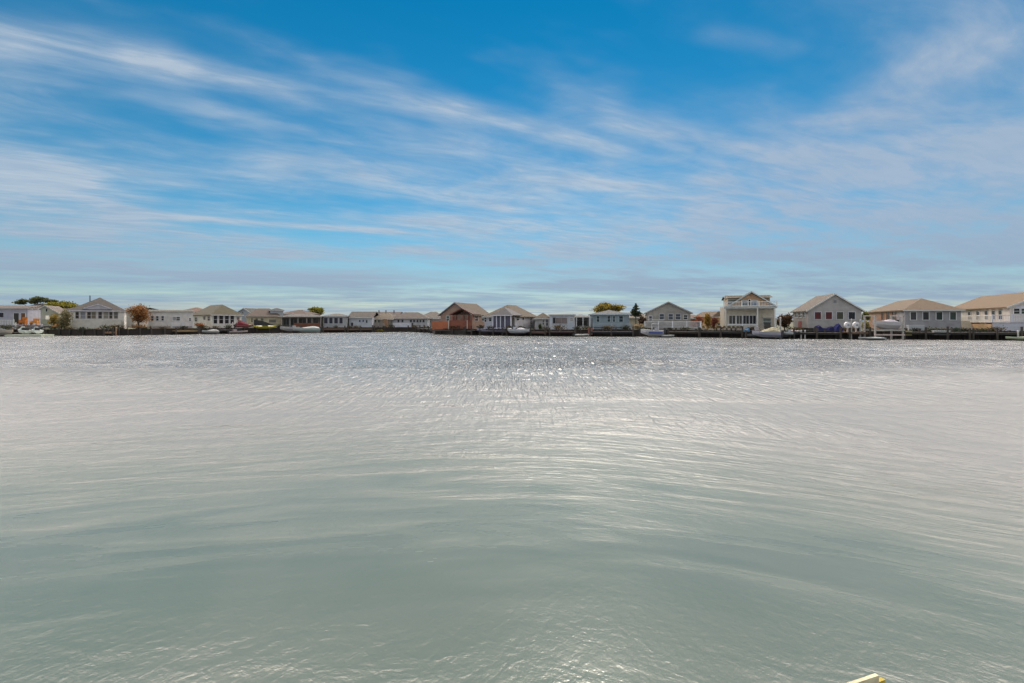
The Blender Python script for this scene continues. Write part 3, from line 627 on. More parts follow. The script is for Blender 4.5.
# --- beige house with brown roofs
h = House('bungalow', 'cream bungalow with a layered brown roof above the yellow kayak', 246.5, shore(260)+4.5, 26)
W = h.U(280.5); L = 9; zf, ze, zr = h.Z(331), h.Z(316.2, W/2), h.Z(309.2, W/2, 5); info(h, 'F', W, L)
h.skirt(W, L, zf); h.walls(W, L, zf, ze, (.55,.48,.34)); h.roof(W, L, ze, zr, (.24,.18,.15), 'hip_side', hipf=.25, tcol=(.30,.26,.22))
for a, b in ((251,253), (255.3,258), (260.6,263.6)): h.win(a, b, 318.2, 322.2, gcol=(.10,.10,.08), fcol=(.7,.65,.5))
h.win(269, 276, 319.5, 322.5, gcol=(.14,.13,.10), fcol=(.5,.45,.4)); h.box('side_panel', h.U(266), h.U(280), -.06, -.004, zf, h.Z(323.5), (.42,.36,.22), 'siding')
h.walls(2.6, 3, ze, h.Z(310.5, W/2, 3), (.45,.47,.48), v0=1.5, u0=h.U(270,1.5), name='dormer'); h.roof(2.6, 3, h.Z(310.5, W/2, 3), h.Z(308.6, W/2, 3), (.10,.11,.12), 'hip', v0=1.5, u0=h.U(270,1.5), name='dormer_roof', ov=.2)
# --- white house with screened porch (left)
h = House('bungalow', 'white bungalow with an olive roof and dark screened porch by the crimson covered boat', 212, shore(215)+3.6, 46)
W = h.U(241.5); L = max(8, min(14, h.V(192, 0))); zf, ze, zr = h.Z(329.5), h.Z(314.3), h.Z(305.2, W/2, 2); info(h, 'E', W, L)
h.skirt(W, L, zf); h.walls(W, L, zf, ze, (.68,.66,.61)); h.roof(W, L, ze, zr, (.26,.25,.15), 'hip', hipf=.55, tcol=(.6,.6,.64))
for a, b in ((213.4,217.2), (219,223.2), (224.8,228.8), (230.3,234)): h.win(a, b, 315.4, 323.6, gcol=(.015,.012,.015), fcol=(.66,.64,.66), bars='h', name='screen_panel')
h.win(236.5, 239.5, 317, 321.5, gcol=(.2,.12,.10)); 
h.swin(203.6, 206, 316.2, 319.8, u=0); h.swin(207.8, 210.6, 316, 320.8, u=0); h.swin(195, 197.6, 317.3, 321.5, u=0)
h.deck(0, W, -1.3, -.02, zf-.15, (.45,.40,.42)); h.rail(0, W*.75, -1.25, zf-.15, .55, (.5,.4,.44), step=.3)
h.posts((232.7, 237.4), -1.9, -.02, h.Z(322), (.66,.6,.6), .07)
# --- long white trailer home (left)
h = House('trailer_home', 'long white trailer home with three small windows, right of the orange tree', 148.5, shore(158)+3.2, 34)
W = h.U(193); L = 5; zf, ze, zr = h.Z(326.5), h.Z(312.2, W/2), h.Z(310.6, W/2, 4); info(h, 'D', W, L)
h.skirt(W, L, zf, (.14,.10,.08)); h.walls(W, L, zf, ze, (.60,.58,.55)); h.roof(W, L, ze, zr, (.24,.26,.22), 'flat', ov=.12, tcol=(.3,.31,.27))
for a, b in ((151,153.7), (156,158.7), (161.3,163.9)): h.win(a, b, 316, 320.7, gcol=(.04,.045,.06))
h.win(172.5, 176.0, 316.8, 320.4, gcol=(.3,.3,.3), bars=None); h.win(176.3, 180, 316.8, 320.6, gcol=(.06,.07,.07)); h.win(189, 191, 318, 321, gcol=(.06,.06,.06))
h.deck(h.U(152,-1.9), W, -2.0, -.02, zf-.25, (.35,.28,.2)); h.rail(h.U(172,-1.9), W, -1.9, zf-.25, .9, (.66,.64,.70)); h.rail(h.U(152,-1.9), h.U(171,-1.9), -1.9, zf-.25, .5, (.5,.48,.45), name='low_railing')
# --- hip roof house (left)
h = House('bungalow', 'large grey beige house with a pyramid roof, roof vent and a full row of windows', 70.5, shore(95)+4.4, 35)
W = h.U(124); L = W; zf, ze, zr = h.Z(332), h.Z(310.0), h.Z(298.4, W/2, W/2); info(h, 'C', W, L)
h.walls(W, L, .02, ze, (.68,.66,.63)); h.roof(W, L, ze, zr, (.29,.28,.28), 'hip', hipf=.48, tcol=(.55,.54,.6))
h.walls(3.6, 2.6, ze, ze+.28, (.46,.45,.48), v0=-.02, u0=W/2-1.8, gable=ze+1.0, name='dormer_wall')
h.roof(3.6, 2.4, ze+.28, ze+1.0, (.5,.5,.55), 'gable', v0=.0, u0=W/2-1.8, ov=.15, th=.08, name='front_dormer', tcol=(.5,.5,.56))
for a, b, c in ((75.5,79,(.04,.035,.03)), (80.5,85.5,(.22,.23,.26)), (87.2,91,(.04,.03,.025)), (91.5,96,(.16,.14,.10)), (98.3,102,(.03,.03,.025)), (103.5,108.5,(.24,.22,.18)), (109.3,112.5,(.04,.035,.03)), (114,118,(.12,.11,.10))):
    h.win(a, b, 312, 318.6, gcol=c, fcol=(.55,.52,.5), bars='h')
h.box('deck_wall', .4, W-.3, -1.9, -1.8, .03, h.Z(320), (.60,.57,.52), 'siding'); h.rail(h.U(96,-1.7), W-.3, -1.7, h.Z(326), .9, (.5,.47,.42))
h.deck(.4, W-.3, -1.78, -.02, h.Z(320.6), (.4,.36,.3), legs=False)
h.mb(MB().tube([(h.U(90,3), 3, h.Z(302,4,3)), (h.U(90,3), 3, h.Z(295.8,4,3))], .09), 'roof_vent', mat('paint', (.10,.14,.18)))
h.posts((113.3,), -2.0, 0, h.Z(322), (.7,.66,.6), .06)
# --- lavender house at left edge
h = House('bungalow', 'lavender grey bungalow with an open patio door and orange seating at the left edge', -14, shore(0)+4.2, 24)
W = h.U(27.5); L = 5; zf, ze, zr = h.Z(326.5), h.Z(308.8), h.Z(306.2, W/2, 4); info(h, 'A', W, L)
h.skirt(W, L, zf); h.walls(W, L, zf, ze, (.38,.38,.44)); h.roof(W, L, ze, zr, (.25,.22,.20), 'flat', ov=.3, tcol=(.35,.30,.28))
h.win(-6, 4, 312.6, 317.4, gcol=(.02,.02,.03), fcol=(.55,.55,.58), bars='v'); h.win(13.7, 19.2, 313, 324, gcol=(.04,.04,.035), fcol=(.65,.65,.68), bars=None, name='patio_door')
h.win(21, 25.5, 313, 324, gcol=(.14,.07,.03), fcol=(.66,.66,.70), bars=None, name='side_light')
h.deck(-1, h.U(44,-3), -3.2, -.02, h.Z(325.8), (.30,.28,.30)); h.box('deck_skirt', -1, h.U(44,-3), -3.3, -3.21, h.Z(330), h.Z(325.0), (.25,.26,.32), 'siding')
h.rail(0, h.U(14,-3), -3.1, h.Z(325.8), 1.0, (.66,.68,.60), step=.2); h.posts((15.6,), -3.4, -.02, h.Z(322.5), (.62,.62,.55), .07); h.posts((41.6,), -3.4, -.02, h.Z(324), (.6,.6,.7), .09)
deck_A = h
# --- small gabled cottage behind
h = House('cottage', 'pale green cottage gable with two tiny dark windows behind the lavender bungalow', 33, shore(45)+14, 30)
W = h.U(57.5); L = 9; ze, zr = h.Z(312.8), h.Z(306.0, W/2); info(h, 'B', W, L)
h.walls(W, L, .02, ze, (.42,.44,.36), gable=zr); h.roof(W, L, ze, zr, (.42,.36,.33), 'gable', tcol=(.5,.5,.46))
h.win(39.2, 41, 308.8, 311.7, fcol=(.5,.5,.5), bars=None); h.win(45.8, 47.6, 308.8, 311.7, fcol=(.5,.5,.5), bars=None)
h.box('sun_shade', h.U(34,-3), h.U(48,-3), -4.5, -2, h.Z(319.3,0,-3), h.Z(315.5,0,-3), (.5,.5,.44))

# --- second row, seen between and above the front houses
def back_house(label, px0, px1, d, pf, pe, pr, wall, roof, kind='hip_side', yaw=0, L=9, wins=()):
    h = House('background_house', label, px0, d, yaw, group='houses of the second row'); W = h.U(px1)
    ze, zr = h.Z(pe, W/2), h.Z(pr, W/2, 0 if kind == 'gable' else L/2)
    h.walls(W, L, -.02, ze, wall, gable=zr if kind == 'gable' else None); h.roof(W, L, ze, zr, roof, kind, hipf=.3)
    for a, b, c, e in wins: h.win(a, b, c, e, fcol=(.5,.5,.48), bars=None)
back_house('pale domed roof peeking over the lavender bungalow', 15, 33, 118, 320, 308.6, 304.0, (.5,.5,.5), (.45,.44,.46))
back_house('tan roofed house glimpsed between the yellow trees and the pyramid roof', 50, 71, 112, 320, 313.5, 308.5, (.42,.38,.34), (.36,.31,.28), 'gable_side')
back_house('low green grey roof just left of the orange tree', 117, 134, 112, 320, 310.6, 308.3, (.45,.42,.38), (.26,.28,.25), 'gable_side')
back_house('small orange hipped roof above the long white trailer home', 175, 194, 118, 322, 312.2, 308.2, (.5,.45,.38), (.38,.22,.15), wins=((182,184,313.6,316.5),(191,192.5,314,317)))
back_house('dark blue grey gable above the red covered boat', 236, 252, 122, 322, 313.5, 308.6, (.32,.36,.42), (.14,.16,.18), 'gable', wins=((242,243.5,311.6,313),))
back_house('low brown roofed house between the cream bungalow and the veranda house', 280, 305, 124, 322, 314, 310.6, (.3,.22,.18), (.24,.16,.12))
back_house('long dark roof standing behind the beige porch home of the low row', 366, 397, 132, 322, 316, 312.4, (.3,.28,.26), (.20,.16,.15), 'gable_side')
back_house('grey roofed house partly hidden just left of the red fenced deck', 417, 444, 122, 325, 318.5, 312.5, (.42,.40,.40), (.30,.28,.27), 'hip_side', wins=((425,427,320,323),))
back_house('pale grey roof between the two trailer homes', 572, 594, 104, 325, 317.5, 315.3, (.5,.48,.46), (.42,.42,.40), 'hip_side')
back_house('pale beige cottage gable right behind the conifer', 622, 646, 96, 326, 318, 313.5, (.50,.45,.36), (.42,.38,.32), 'gable_side')
back_house('low red brown roofed house right of the dark grey gable', 686, 712, 96, 325, 318.5, 315.3, (.42,.24,.17), (.36,.20,.15), 'hip_side')
back_house('tan walled house close behind the tall two storey house', 713, 728, 88, 330, 316.5, 312.5, (.45,.32,.18), (.34,.24,.14), 'hip', wins=((717.5,722,323.3,325),))
# ------------------------------------------------------------------ trees and shrubs
def leaves(m, blobs, n, size, flat=1.0):
    tot = sum(b[1][0]*b[1][1]*b[1][2] for b in blobs)
    for c, r in blobs:
        for _ in range(max(8, int(n*r[0]*r[1]*r[2]/tot))):
            v = Vector((random.gauss(0,1), random.gauss(0,1), random.gauss(0,1))).normalized()*(random.random()**.45 if random.random() < .86 else random.uniform(1.0, 1.45))
            p = Vector(c)+Vector((v.x*r[0], v.y*r[1], v.z*r[2]))
            a = Vector((random.gauss(0,1), random.gauss(0,1), random.gauss(0,flat))).normalized(); b = a.orthogonal().normalized()
            b = Matrix.Rotation(random.random()*6.28, 3, a) @ b
            s = size*random.uniform(.55, 1.35); t = a.cross(b)
            m.add([p+b*s, p+t*s*.6, p-b*s, p-t*s*.6], [(0,1,2,3)])
def tree(name, label, cat, px0, px1, d, py0, py1, rgb, kind='round', n=2200, size=.16, trunk=(.09,.065,.05), group=None, base=LAND, seed=1, hollow=True):
    random.seed(seed*31+int(px0)); pc = (px0+px1)/2; p = pt(pc, d); W = (px1-px0)/FOC*d
    zt, zb = z_at(py0, d)-base, z_at(py1, d)-base
    r = empty(name, (p.x, p.y, base)); ident(r, label, cat, group); H = zt-zb; cz = (zt+zb)/2
    blobs = []; k = {'round': 30, 'wide': 24, 'column': 10, 'shrub': 9, 'umbrella': 9, 'conifer': 11}[kind]
    for i in range(k):
        if kind == 'conifer':
            f = i/(k-1); z = zb+H*(.04+.92*f); w = W*.5*(1-f)**.8+.1
            for q in range(3):
                a = random.random()*6.28; blobs.append(((math.cos(a)*w*.45, math.sin(a)*w*.45, z), (w*.55+.08, w*.55+.08, H*.05+.06)))
            continue
        a = random.random()*6.28; q = random.random()**.5
        if kind == 'umbrella':
            x = (i/(k-1)-.5)*W*.82; z = zb+H*random.uniform(.25, .55)+H*.35*(1-abs(2*x/W)**2)
            blobs.append(((x, random.uniform(-.9, .9), z), (W*random.uniform(.09,.16), W*.10, H*random.uniform(.09,.15)))); continue
        s = {'round': .33, 'wide': .24, 'column': .36, 'shrub': .34}[kind]
        x, y, z = math.cos(a)*q*W*(.5-s*.5), math.sin(a)*q*W*(.5-s*.5), random.uniform(-1, 1)
        z *= math.sqrt(max(0, 1-q*q*.8))
        blobs.append(((x, y, cz+z*H*(.5-s*.45)), (W*s*random.uniform(.6,1.1)*.8, W*s*random.uniform(.6,1.1)*.8, H*s*random.uniform(.6,1.1)*.8)))
    m = MB(); leaves(m, blobs, n, size, .5 if kind == 'umbrella' else 1.0); m.build('crown' if kind not in ('shrub',) else 'foliage', mat('leaf', rgb), r)
    t = MB(); tr = max(.05, min(.22, W*.035)); top = cz if kind not in ('umbrella', 'conifer') else zt-H*.2
    t.tube([(0,0,-.1), (.03,.02,zb*.6+.05), (-.04,.0,max(zb, .1)+H*.15), (.02,.03,top)], [tr*1.3, tr, tr*.8, tr*.35])
    z0 = max(.15, zb*.8)
    for b in blobs[::2]:
        c = Vector(b[0]); t.tube([(0,0,z0+random.uniform(0,H*.2)), c*.5+Vector((0,0,z0*.5+random.uniform(0,.1))), c], [tr*.55, tr*.35, tr*.12], 5)
    t.build('trunk' if kind != 'shrub' else 'stem', mat('wood', trunk), r)
    return r
AUT = 'trees and shrubs of the far bank'
tree('umbrella_pine', 'flat topped dark olive pine with sky gaps above the lavender bungalow', 'tree', 19, 56, 122, 297, 309.5, (.075,.085,.035), 'umbrella', 1900, .24, group=AUT)
tree('broadleaf_tree', 'yellow green bushy tree between the flat topped pine and the pyramid roof', 'tree', 47, 80, 118, 301.5, 315, (.16,.15,.02), 'wide', 3000, .24, group=AUT)
tree('shrub', 'mustard yellow shrub right of the orange patio seating', 'shrub', 48, 61, shore(54)+3.5, 314, 326, (.20,.15,.03), 'shrub', 900, .12, group=AUT)
tree('shrub', 'tall olive brown shrub at the left corner of the pyramid roofed house', 'shrub', 58, 72, shore(66)+1.6, 310.5, 334.5, (.13,.12,.06), 'column', 1800, .13, group=AUT)
tree('round_tree', 'round rusty orange autumn tree left of the long white trailer home', 'tree', 127.5, 149, shore(138)+2.4, 304.5, 322.5, (.22,.11,.04), 'round', 3600, .13, group=AUT)
tree('shrub', 'brown orange undergrowth beneath the rusty orange tree', 'shrub', 129, 148, shore(138)+1.4, 322.5, 333.5, (.19,.11,.05), 'shrub', 800, .11, group=AUT)
tree('shrub', 'orange brown shrub between the long trailer home and the white bungalow', 'shrub', 194.5, 204, shore(199)+1.5, 322.3, 329, (.26,.11,.05), 'shrub', 700, .12, group=AUT)
tree('broadleaf_tree', 'small yellow green tree rising behind the grey screen porch house', 'tree', 307, 325, 138, 306.8, 316, (.16,.16,.03), 'wide', 2200, .24, group=AUT)
tree('broadleaf_tree', 'golden yellow tree behind the blue grey hipped roof', 'tree', 592, 624, 108, 302.5, 315, (.19,.155,.035), 'wide', 3400, .22, group=AUT)
tree('conifer', 'dark pointed evergreen just left of the dark grey gable', 'tree', 630, 641.5, 92, 303.8, 316, (.035,.05,.025), 'conifer', 1500, .14, group=AUT)
tree('shrub', 'dark brown shrub between the evergreen and the dark grey gable', 'shrub', 637.5, 646.5, shore(642)+4.5, 315, 325.5, (.07,.045,.03), 'shrub', 900, .12, group=AUT)
tree('shrub', 'pale straw coloured dry grass clump beside the blue trimmed motorboat', 'shrub', 634, 645, shore(639)+1.8, 321, 334, (.32,.26,.17), 'shrub', 900, .11, group=AUT)
tree('shrub', 'small dark green bush right of the white bungalow with olive tan roof', 'shrub', 538, 543, shore(540)+3.5, 322, 330, (.05,.07,.02), 'shrub', 500, .10, group=AUT)
tree('shrub', 'bright golden upright shrub left of the tall two storey house', 'shrub', 703, 711, shore(707)+3.2, 313.5, 328.5, (.24,.155,.03), 'column', 1100, .12, group=AUT)
tree('shrub', 'russet shrub left of the bright golden one', 'shrub', 693.5, 704, shore(699)+3.8, 316.5, 328, (.26,.10,.06), 'shrub', 900, .12, group=AUT)
tree('shrub', 'dark red shrub right of the bright golden one', 'shrub', 710.5, 718, shore(714)+3.8, 317, 328.5, (.20,.07,.05), 'shrub', 800, .12, group=AUT)
tree('broadleaf_tree', 'dark reddish brown tree between the two storey house and the grey bungalow', 'tree', 776, 793, shore(785)+7, 314, 328, (.13,.085,.05), 'wide', 2400, .15, group=AUT)
tree('shrub', 'yellow green shrub right of the grey bungalow with red curtains', 'shrub', 862.5, 870, shore(866)+6, 311.5, 322, (.14,.15,.04), 'shrub', 700, .12, group=AUT)
tree('shrub', 'pale yellow grass clump behind the boat lift', 'shrub', 862.5, 870, shore(866)+3, 320, 330.5, (.36,.33,.16), 'shrub', 700, .10, group=AUT)
tree('shrub', 'olive yellow ground shrub below the beige porch home', 'shrub', 371, 386, shore(378)+1.0, 327.5, 331.5, (.24,.20,.03), 'shrub', 900, .12, group=AUT)
tree('shrub', 'low dark shrub at the water left of the red board fence', 'shrub', 418, 432, shore(426)+1.0, 326.5, 333, (.07,.065,.03), 'shrub', 900, .12, group=AUT)
tree('shrub', 'tan reed clump on the bank in front of the pyramid roofed house', 'shrub', 94, 104, shore(99)+.7, 328, 334.8, (.17,.13,.07), 'shrub', 700, .10, group=AUT)
tree('shrub', 'dark green bush low at the left half of the pyramid roofed house', 'shrub', 78, 92, shore(85)+.7, 327.5, 334.8, (.05,.06,.03), 'shrub', 800, .11, group=AUT)
tree('shrub', 'deep green bush on the bank right of the brown swim platform', 'shrub', 117, 129, shore(123)+.7, 328, 334.5, (.05,.06,.03), 'shrub', 700, .11, group=AUT)
tree('shrub', 'dark green shrubs along the bank under the grey bungalow with the hipped front room', 'shrub', 942, 962, shore(952)+1.6, 328, 336, (.03,.045,.03), 'shrub', 1200, .12, group=AUT)
tree('shrub', 'dark leafy shrub by the outdoor stair of the large right hand house', 'shrub', 962, 985, shore(973)+1.4, 328.5, 336, (.035,.055,.03), 'shrub', 1300, .12, group=AUT)

# ------------------------------------------------------------------ docks, posts
DK = 'docks along the far bank'
def dock(label, px0, px1, out=1.8, z=.85, col=(.10,.085,.075), group=DK, rail=None, inn=0.0):
    pc = (px0+px1)/2; yaw = shore_yaw(pc); a = pt(px0, shore(px0)-.2); b = pt(px1, shore(px1)-.2); L = (b-a).length
    yaw = math.atan2(b.y-a.y, b.x-a.x)
    r = empty('dock', (a.x, a.y, 0), yaw); ident(r, label, 'dock', group)
    m = MB(); k = max(3, int(L/.16))
    for i in range(k): m.box(L*i/k, L*(i+1)/k-.012, -out, -.0, z-.05, z)
    m.box(0, L, -out+.02, -out+.08, z-.27, z-.053); m.box(0, L, -.14, -.08, z-.27, z-.053)
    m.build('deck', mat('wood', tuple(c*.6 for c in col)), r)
    k = max(1, int(L/2.4))
    for i in range(k+1):
        x = .15+(L-.3)*i/k
        MB().tube([(x,-out-.12,-1), (x,-out-.12,z+.55+.1*((i*7)%3))], .12, 8).build('pile', mat('wood', (.055,.045,.036)), r)
    if rail:
        m = MB().box(0, L, -.3, -.24, z+.85, z+.92)
        for i in range(int(L/.35)+1): m.box(i*.35, i*.35+.05, -.3, -.25, z, z+.85)
        m.build('railing', mat('paint', rail), r)
    return r
dock('low dark dock below the lavender bungalow at the left edge', -30, 44, 2.2, .55)
dock('short bright brown swim platform in front of the pyramid roofed house', 104, 115, 1.6, .6, (.40,.22,.12))
dock('yellowish timber dock with piles below the long white trailer home', 172, 196, 1.5, .75, (.42,.30,.13))
dock('dark dock below the corner screened porch', 212, 242, 1.6, .8)
dock('dock of brown planks under the grey screen porch house', 322, 345, 1.2, .8, (.26,.14,.08))
dock('thin brown dock along the white box shaped home', 346, 372, 1.0, .75, (.26,.17,.09))
dock('black stained dock below the red fenced porch', 424, 482, 1.8, .85, (.05,.045,.04))
dock('bluish grey dock below the screened gable porch', 484, 512, 1.5, .85, (.12,.12,.17))
dock('reddish dock stretching right from the small white boats', 505, 549, 1.2, .7, (.20,.12,.10))
dock('dark dock below the white trailer with the screened window', 549, 576, 1.4, .8, (.09,.05,.05))
dock('dark dock below the blue grey hipped home', 590, 634, 1.6, .8, (.05,.045,.055))
dock('dark dock below the grey gable house with planks and clutter', 668, 700, 1.6, .85, (.10,.08,.06))
dock('dark dock left of the two storey house', 700, 744, 1.4, .9, (.06,.055,.05))
dock('grey dock carrying the cream covered boat', 745, 790, 2.0, .55, (.22,.22,.24))
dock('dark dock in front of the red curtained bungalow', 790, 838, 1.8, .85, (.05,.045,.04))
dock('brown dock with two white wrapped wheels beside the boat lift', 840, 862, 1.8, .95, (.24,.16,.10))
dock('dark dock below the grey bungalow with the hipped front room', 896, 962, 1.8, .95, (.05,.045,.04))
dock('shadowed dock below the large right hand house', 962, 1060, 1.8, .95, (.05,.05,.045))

MP = 'mooring posts on the far bank'
def post(label, px, py_top, d=None, r=.11, col=(.45,.44,.41), cap=(.5,.5,.5)):
    d = d or shore(px)-1.6; p = pt(px, d); H = z_at(py_top, d)
    o = empty('mooring_post', (p.x, p.y, 0)); ident(o, label, 'post', MP)
    MB().tube([(0,0,-1.0), (0,0,H*.6), (.02,0,H)], [r*1.1, r, r*.95], 9).build('shaft', mat('wood', col), o)
    MB().tube([(.02,0,H), (.02,0,H+.06), (.02,0,H+.16)], [r*1.25, r*1.2, r*.15], 9).build('cap', mat('paint', cap), o)
post('brown mooring post right of the dark covered boat at the far left', 12.6, 328.3, col=(.18,.13,.09), cap=(.2,.15,.1))
post('dark mooring post right of the two white jet skis', 43.3, 329, col=(.10,.11,.07), cap=(.1,.1,.08))
post('brown post at the right end of the bright swim platform', 116, 328, col=(.26,.16,.09), cap=(.3,.2,.1))
post('tall white post left of the pair by the cream covered boat', 775.8, 318.2, r=.10)
post('tall white post right of the pair by the cream covered boat', 780.3, 318.2, r=.11)
post('tall thin white post between the two wrapped wheels', 851.3, 320, r=.08)
post('pale post at the right end of the brown dock, left of the boat lift', 860.3, 320.5, r=.09)
post('short white post at the shaded bank under the red door', 801, 331, r=.09)
post('short white post right of its twin under the red door', 805, 331, r=.09)
post('white post by the bright stair at the right edge', 1018, 331.5, r=.10)
post('slim white mooring post between the porch and the red covered boat', 237.2, 321, r=.08)

# ------------------------------------------------------------------ boats
def hull_mb(L, B, H, fl=.62, bow=.38, n=9):
    rings = []
    for i in range(n):
        f = i/(n-1); x = -L/2+L*f
        w = B/2*(1 if f < 1-bow else max(.03, math.cos((f-(1-bow))/bow*math.pi/2)**.8)); sh = H*(1+.28*f*f)
        kz = .0 if f < .6 else (f-.6)/.4*H*.55
        rings.append([(x, -w, sh), (x, -w*.96, sh*.55+kz*.4), (x, -w*fl, .08+kz), (x, 0, kz), (x, w*fl, .08+kz), (x, w*.96, sh*.55+kz*.4), (x, w, sh), (x, w*.85, sh-.03), (x, 0, sh-.05), (x, -w*.85, sh-.03)])
    return MB().loft(rings)
BT = 'boats moored along the far bank'
def boat(label, px0, px1, d, zbase, H=.55, B=1.9, head=1, hull=(.68,.68,.68), kind='open', cover=(.5,.45,.33), stripe=None, yaw=None, name='motorboat', ch=.8):
    pc = (px0+px1)/2; p = pt(pc, d); L = abs(px1-px0)/FOC*d; a = shore_yaw(pc) if yaw is None else R(yaw)
    r = empty(name, (p.x, p.y, zbase), a+(0 if head > 0 else math.pi)); ident(r, label, 'boat', BT)
    hull = tuple(c*.68 for c in hull); cover = tuple(c*.62 for c in cover)
    hull_mb(L, B, H).build('hull', mat('gloss', hull), r)
    if stripe: 
        m = MB().box(-L*.48, L*.12, -B/2-.03, -B/2-.004, H*.52, H*.80).box(-L*.48, L*.12, B/2+.004, B/2+.03, H*.52, H*.80); m.build('stripe', mat('gloss', stripe), r)
    if kind == 'cover':
        rings = []
        for i in range(9):
            f = i/8; x = -L*.47+L*.9*f; hh = H*1.02+ch*math.sin(math.pi*min(1, f*1.15+.12))**.7*(.8+.2*math.sin(f*9)); w = B*.48*(1 if f < .6 else 1-(f-.6)*1.7)
            rings.append([(x,-w,H*.85),(x,-w*.9,H*.9+(hh-H)*.5),(x,-w*.35,hh),(x,w*.35,hh*.99),(x,w*.9,H*.9+(hh-H)*.5),(x,w,H*.85)])
        MB().loft(rings).build('cover', mat('cloth', cover), r)
    else:
        MB().add([(-L*.02,-B*.36,H),(-L*.02,B*.36,H),(-L*.10,B*.30,H+.55),(-L*.10,-B*.30,H+.55),(-L*.0,-B*.36,H),(L*.0,B*.36,H),(-L*.08,B*.30,H+.56),(-L*.08,-B*.30,H+.56)],
                 [(0,1,2,3),(4,7,6,5),(0,4,5,1),(1,5,6,2),(2,6,7,3),(3,7,4,0)]).build('windshield', mat('glass', (.04,.06,.08)), r)
        MB().box(-L*.30,-L*.12,-B*.3,B*.3,H-.03,H+.35).build('console', mat('gloss', tuple(c*.9 for c in hull)), r)
        if kind == 'cabin':
            MB().box(-L*.30, L*.02, -B*.36, B*.36, H+.95, H+1.02).build('canopy', mat('cloth', (.6,.6,.6)), r)
            for x in (-L*.28, L*.0):
                for y in (-B*.33, B*.33): MB().tube([(x,y,H-.05),(x,y,H+.95)], .03, 6).build('canopy_pole', mat('paint', (.6,.6,.6)), r)
    mo = MB().box(-L/2-.35, -L/2-.04, -.16, .16, H*.6, H*1.35).box(-L/2-.26, -L/2-.1, -.06, .06, -.25, H*.6); mo.build('outboard_motor', mat('gloss', (.03,.03,.035)), r)
    return r
boat('small boat under a dark grey cover at the far left edge', -8, 12, shore(3)-3.2, .05, .8, 2.0, 1, (.50,.44,.38), 'cover', (.09,.11,.10), ch=.5)
boat('small white boat with a grey cover left of the corner screened porch', 203, 217, shore(210)-2.6, .15, .5, 1.8, -1, (.55,.58,.55), 'cover', (.62,.62,.58), ch=.25)
boat('boat under a bright crimson cover', 236.5, 252.5, shore(244)-1.2, 1.15, .45, 2.0, 1, (.3,.1,.1), 'cover', (.22,.02,.035), ch=1.0)
boat('pale skiff under the crimson covered boat', 230, 247, shore(238)-2.4, .1, .42, 1.5, 1, (.55,.45,.43), 'open')
boat('white motorboat with raised windshield, left of the teal white boat', 281, 299, shore(290)-1.8, .35, .8, 2.0, -1, (.60,.56,.56), 'open')
boat('long white boat with a pale teal hull stripe', 294, 319, shore(306)-3.2, .15, .8, 2.1, -1, (.58,.62,.60), 'cover', (.66,.68,.66), (.20,.35,.30), ch=.45)
boat('small bright white boat in front of the tan roofed white bungalow', 507, 519, shore(513)-1.8, .4, .7, 1.8, -1, (.66,.68,.72), 'open')
boat('white boat with low cover, right one of the pair by the tan roofed bungalow', 517, 530, shore(524)-1.8, .4, .6, 1.8, 1, (.62,.64,.68), 'cover', (.62,.64,.68), ch=.35)
boat('white motorboat with deep blue side panels left of the dark grey gable', 641, 663, shore(652)-2.6, .15, .85, 2.3, -1, (.66,.66,.70), 'cabin', stripe=(.05,.07,.25))
boat('low white float boat moored right of the blue sided motorboat', 662, 674, shore(668)-3.0, .02, .3, 1.4, 1, (.68,.70,.66), 'cover', (.64,.66,.62), ch=.05)
boat('slim white float boat beside the blue grey hipped home', 575, 589, shore(582)-2.6, .02, .32, 1.3, 1, (.66,.66,.66), 'cover', (.62,.62,.62), ch=.05)
boat('motorboat under a puffy cream cover by the two white posts', 753.5, 779, shore(766)-3.0, .15, .75, 2.3, -1, (.45,.45,.55), 'cover', (.55,.50,.33), ch=.75)
boat('small white dinghy right of the two tall white posts', 781, 792, shore(786)-2.2, .5, .4, 1.3, -1, (.68,.70,.70), 'open', name='dinghy')
boat('upturned looking white covered skiff left of the red door', 790, 800, shore(795)-1.2, .7, .35, 1.2, 1, (.62,.6,.6), 'cover', (.60,.50,.50), ch=.2, name='dinghy')
boat('flat white skiff floating in front of the boat lift', 859, 882, shore(870)-4.2, .02, .3, 1.5, -1, (.66,.68,.66), 'cover', (.6,.62,.6), ch=.08, name='skiff')
boat('white hulled boat hanging in the timber boat lift', 873.5, 895, shore(884)-2.0, 1.35, .9, 2.2, -1, (.68,.66,.68), 'cover', (.55,.52,.58), ch=.35)
boat('low white and green skiff at the right edge below the large house', 1008, 1030, shore(1018)-2.4, .02, .4, 1.4, -1, (.55,.62,.42), 'cover', (.6,.66,.5), ch=.08, name='skiff')

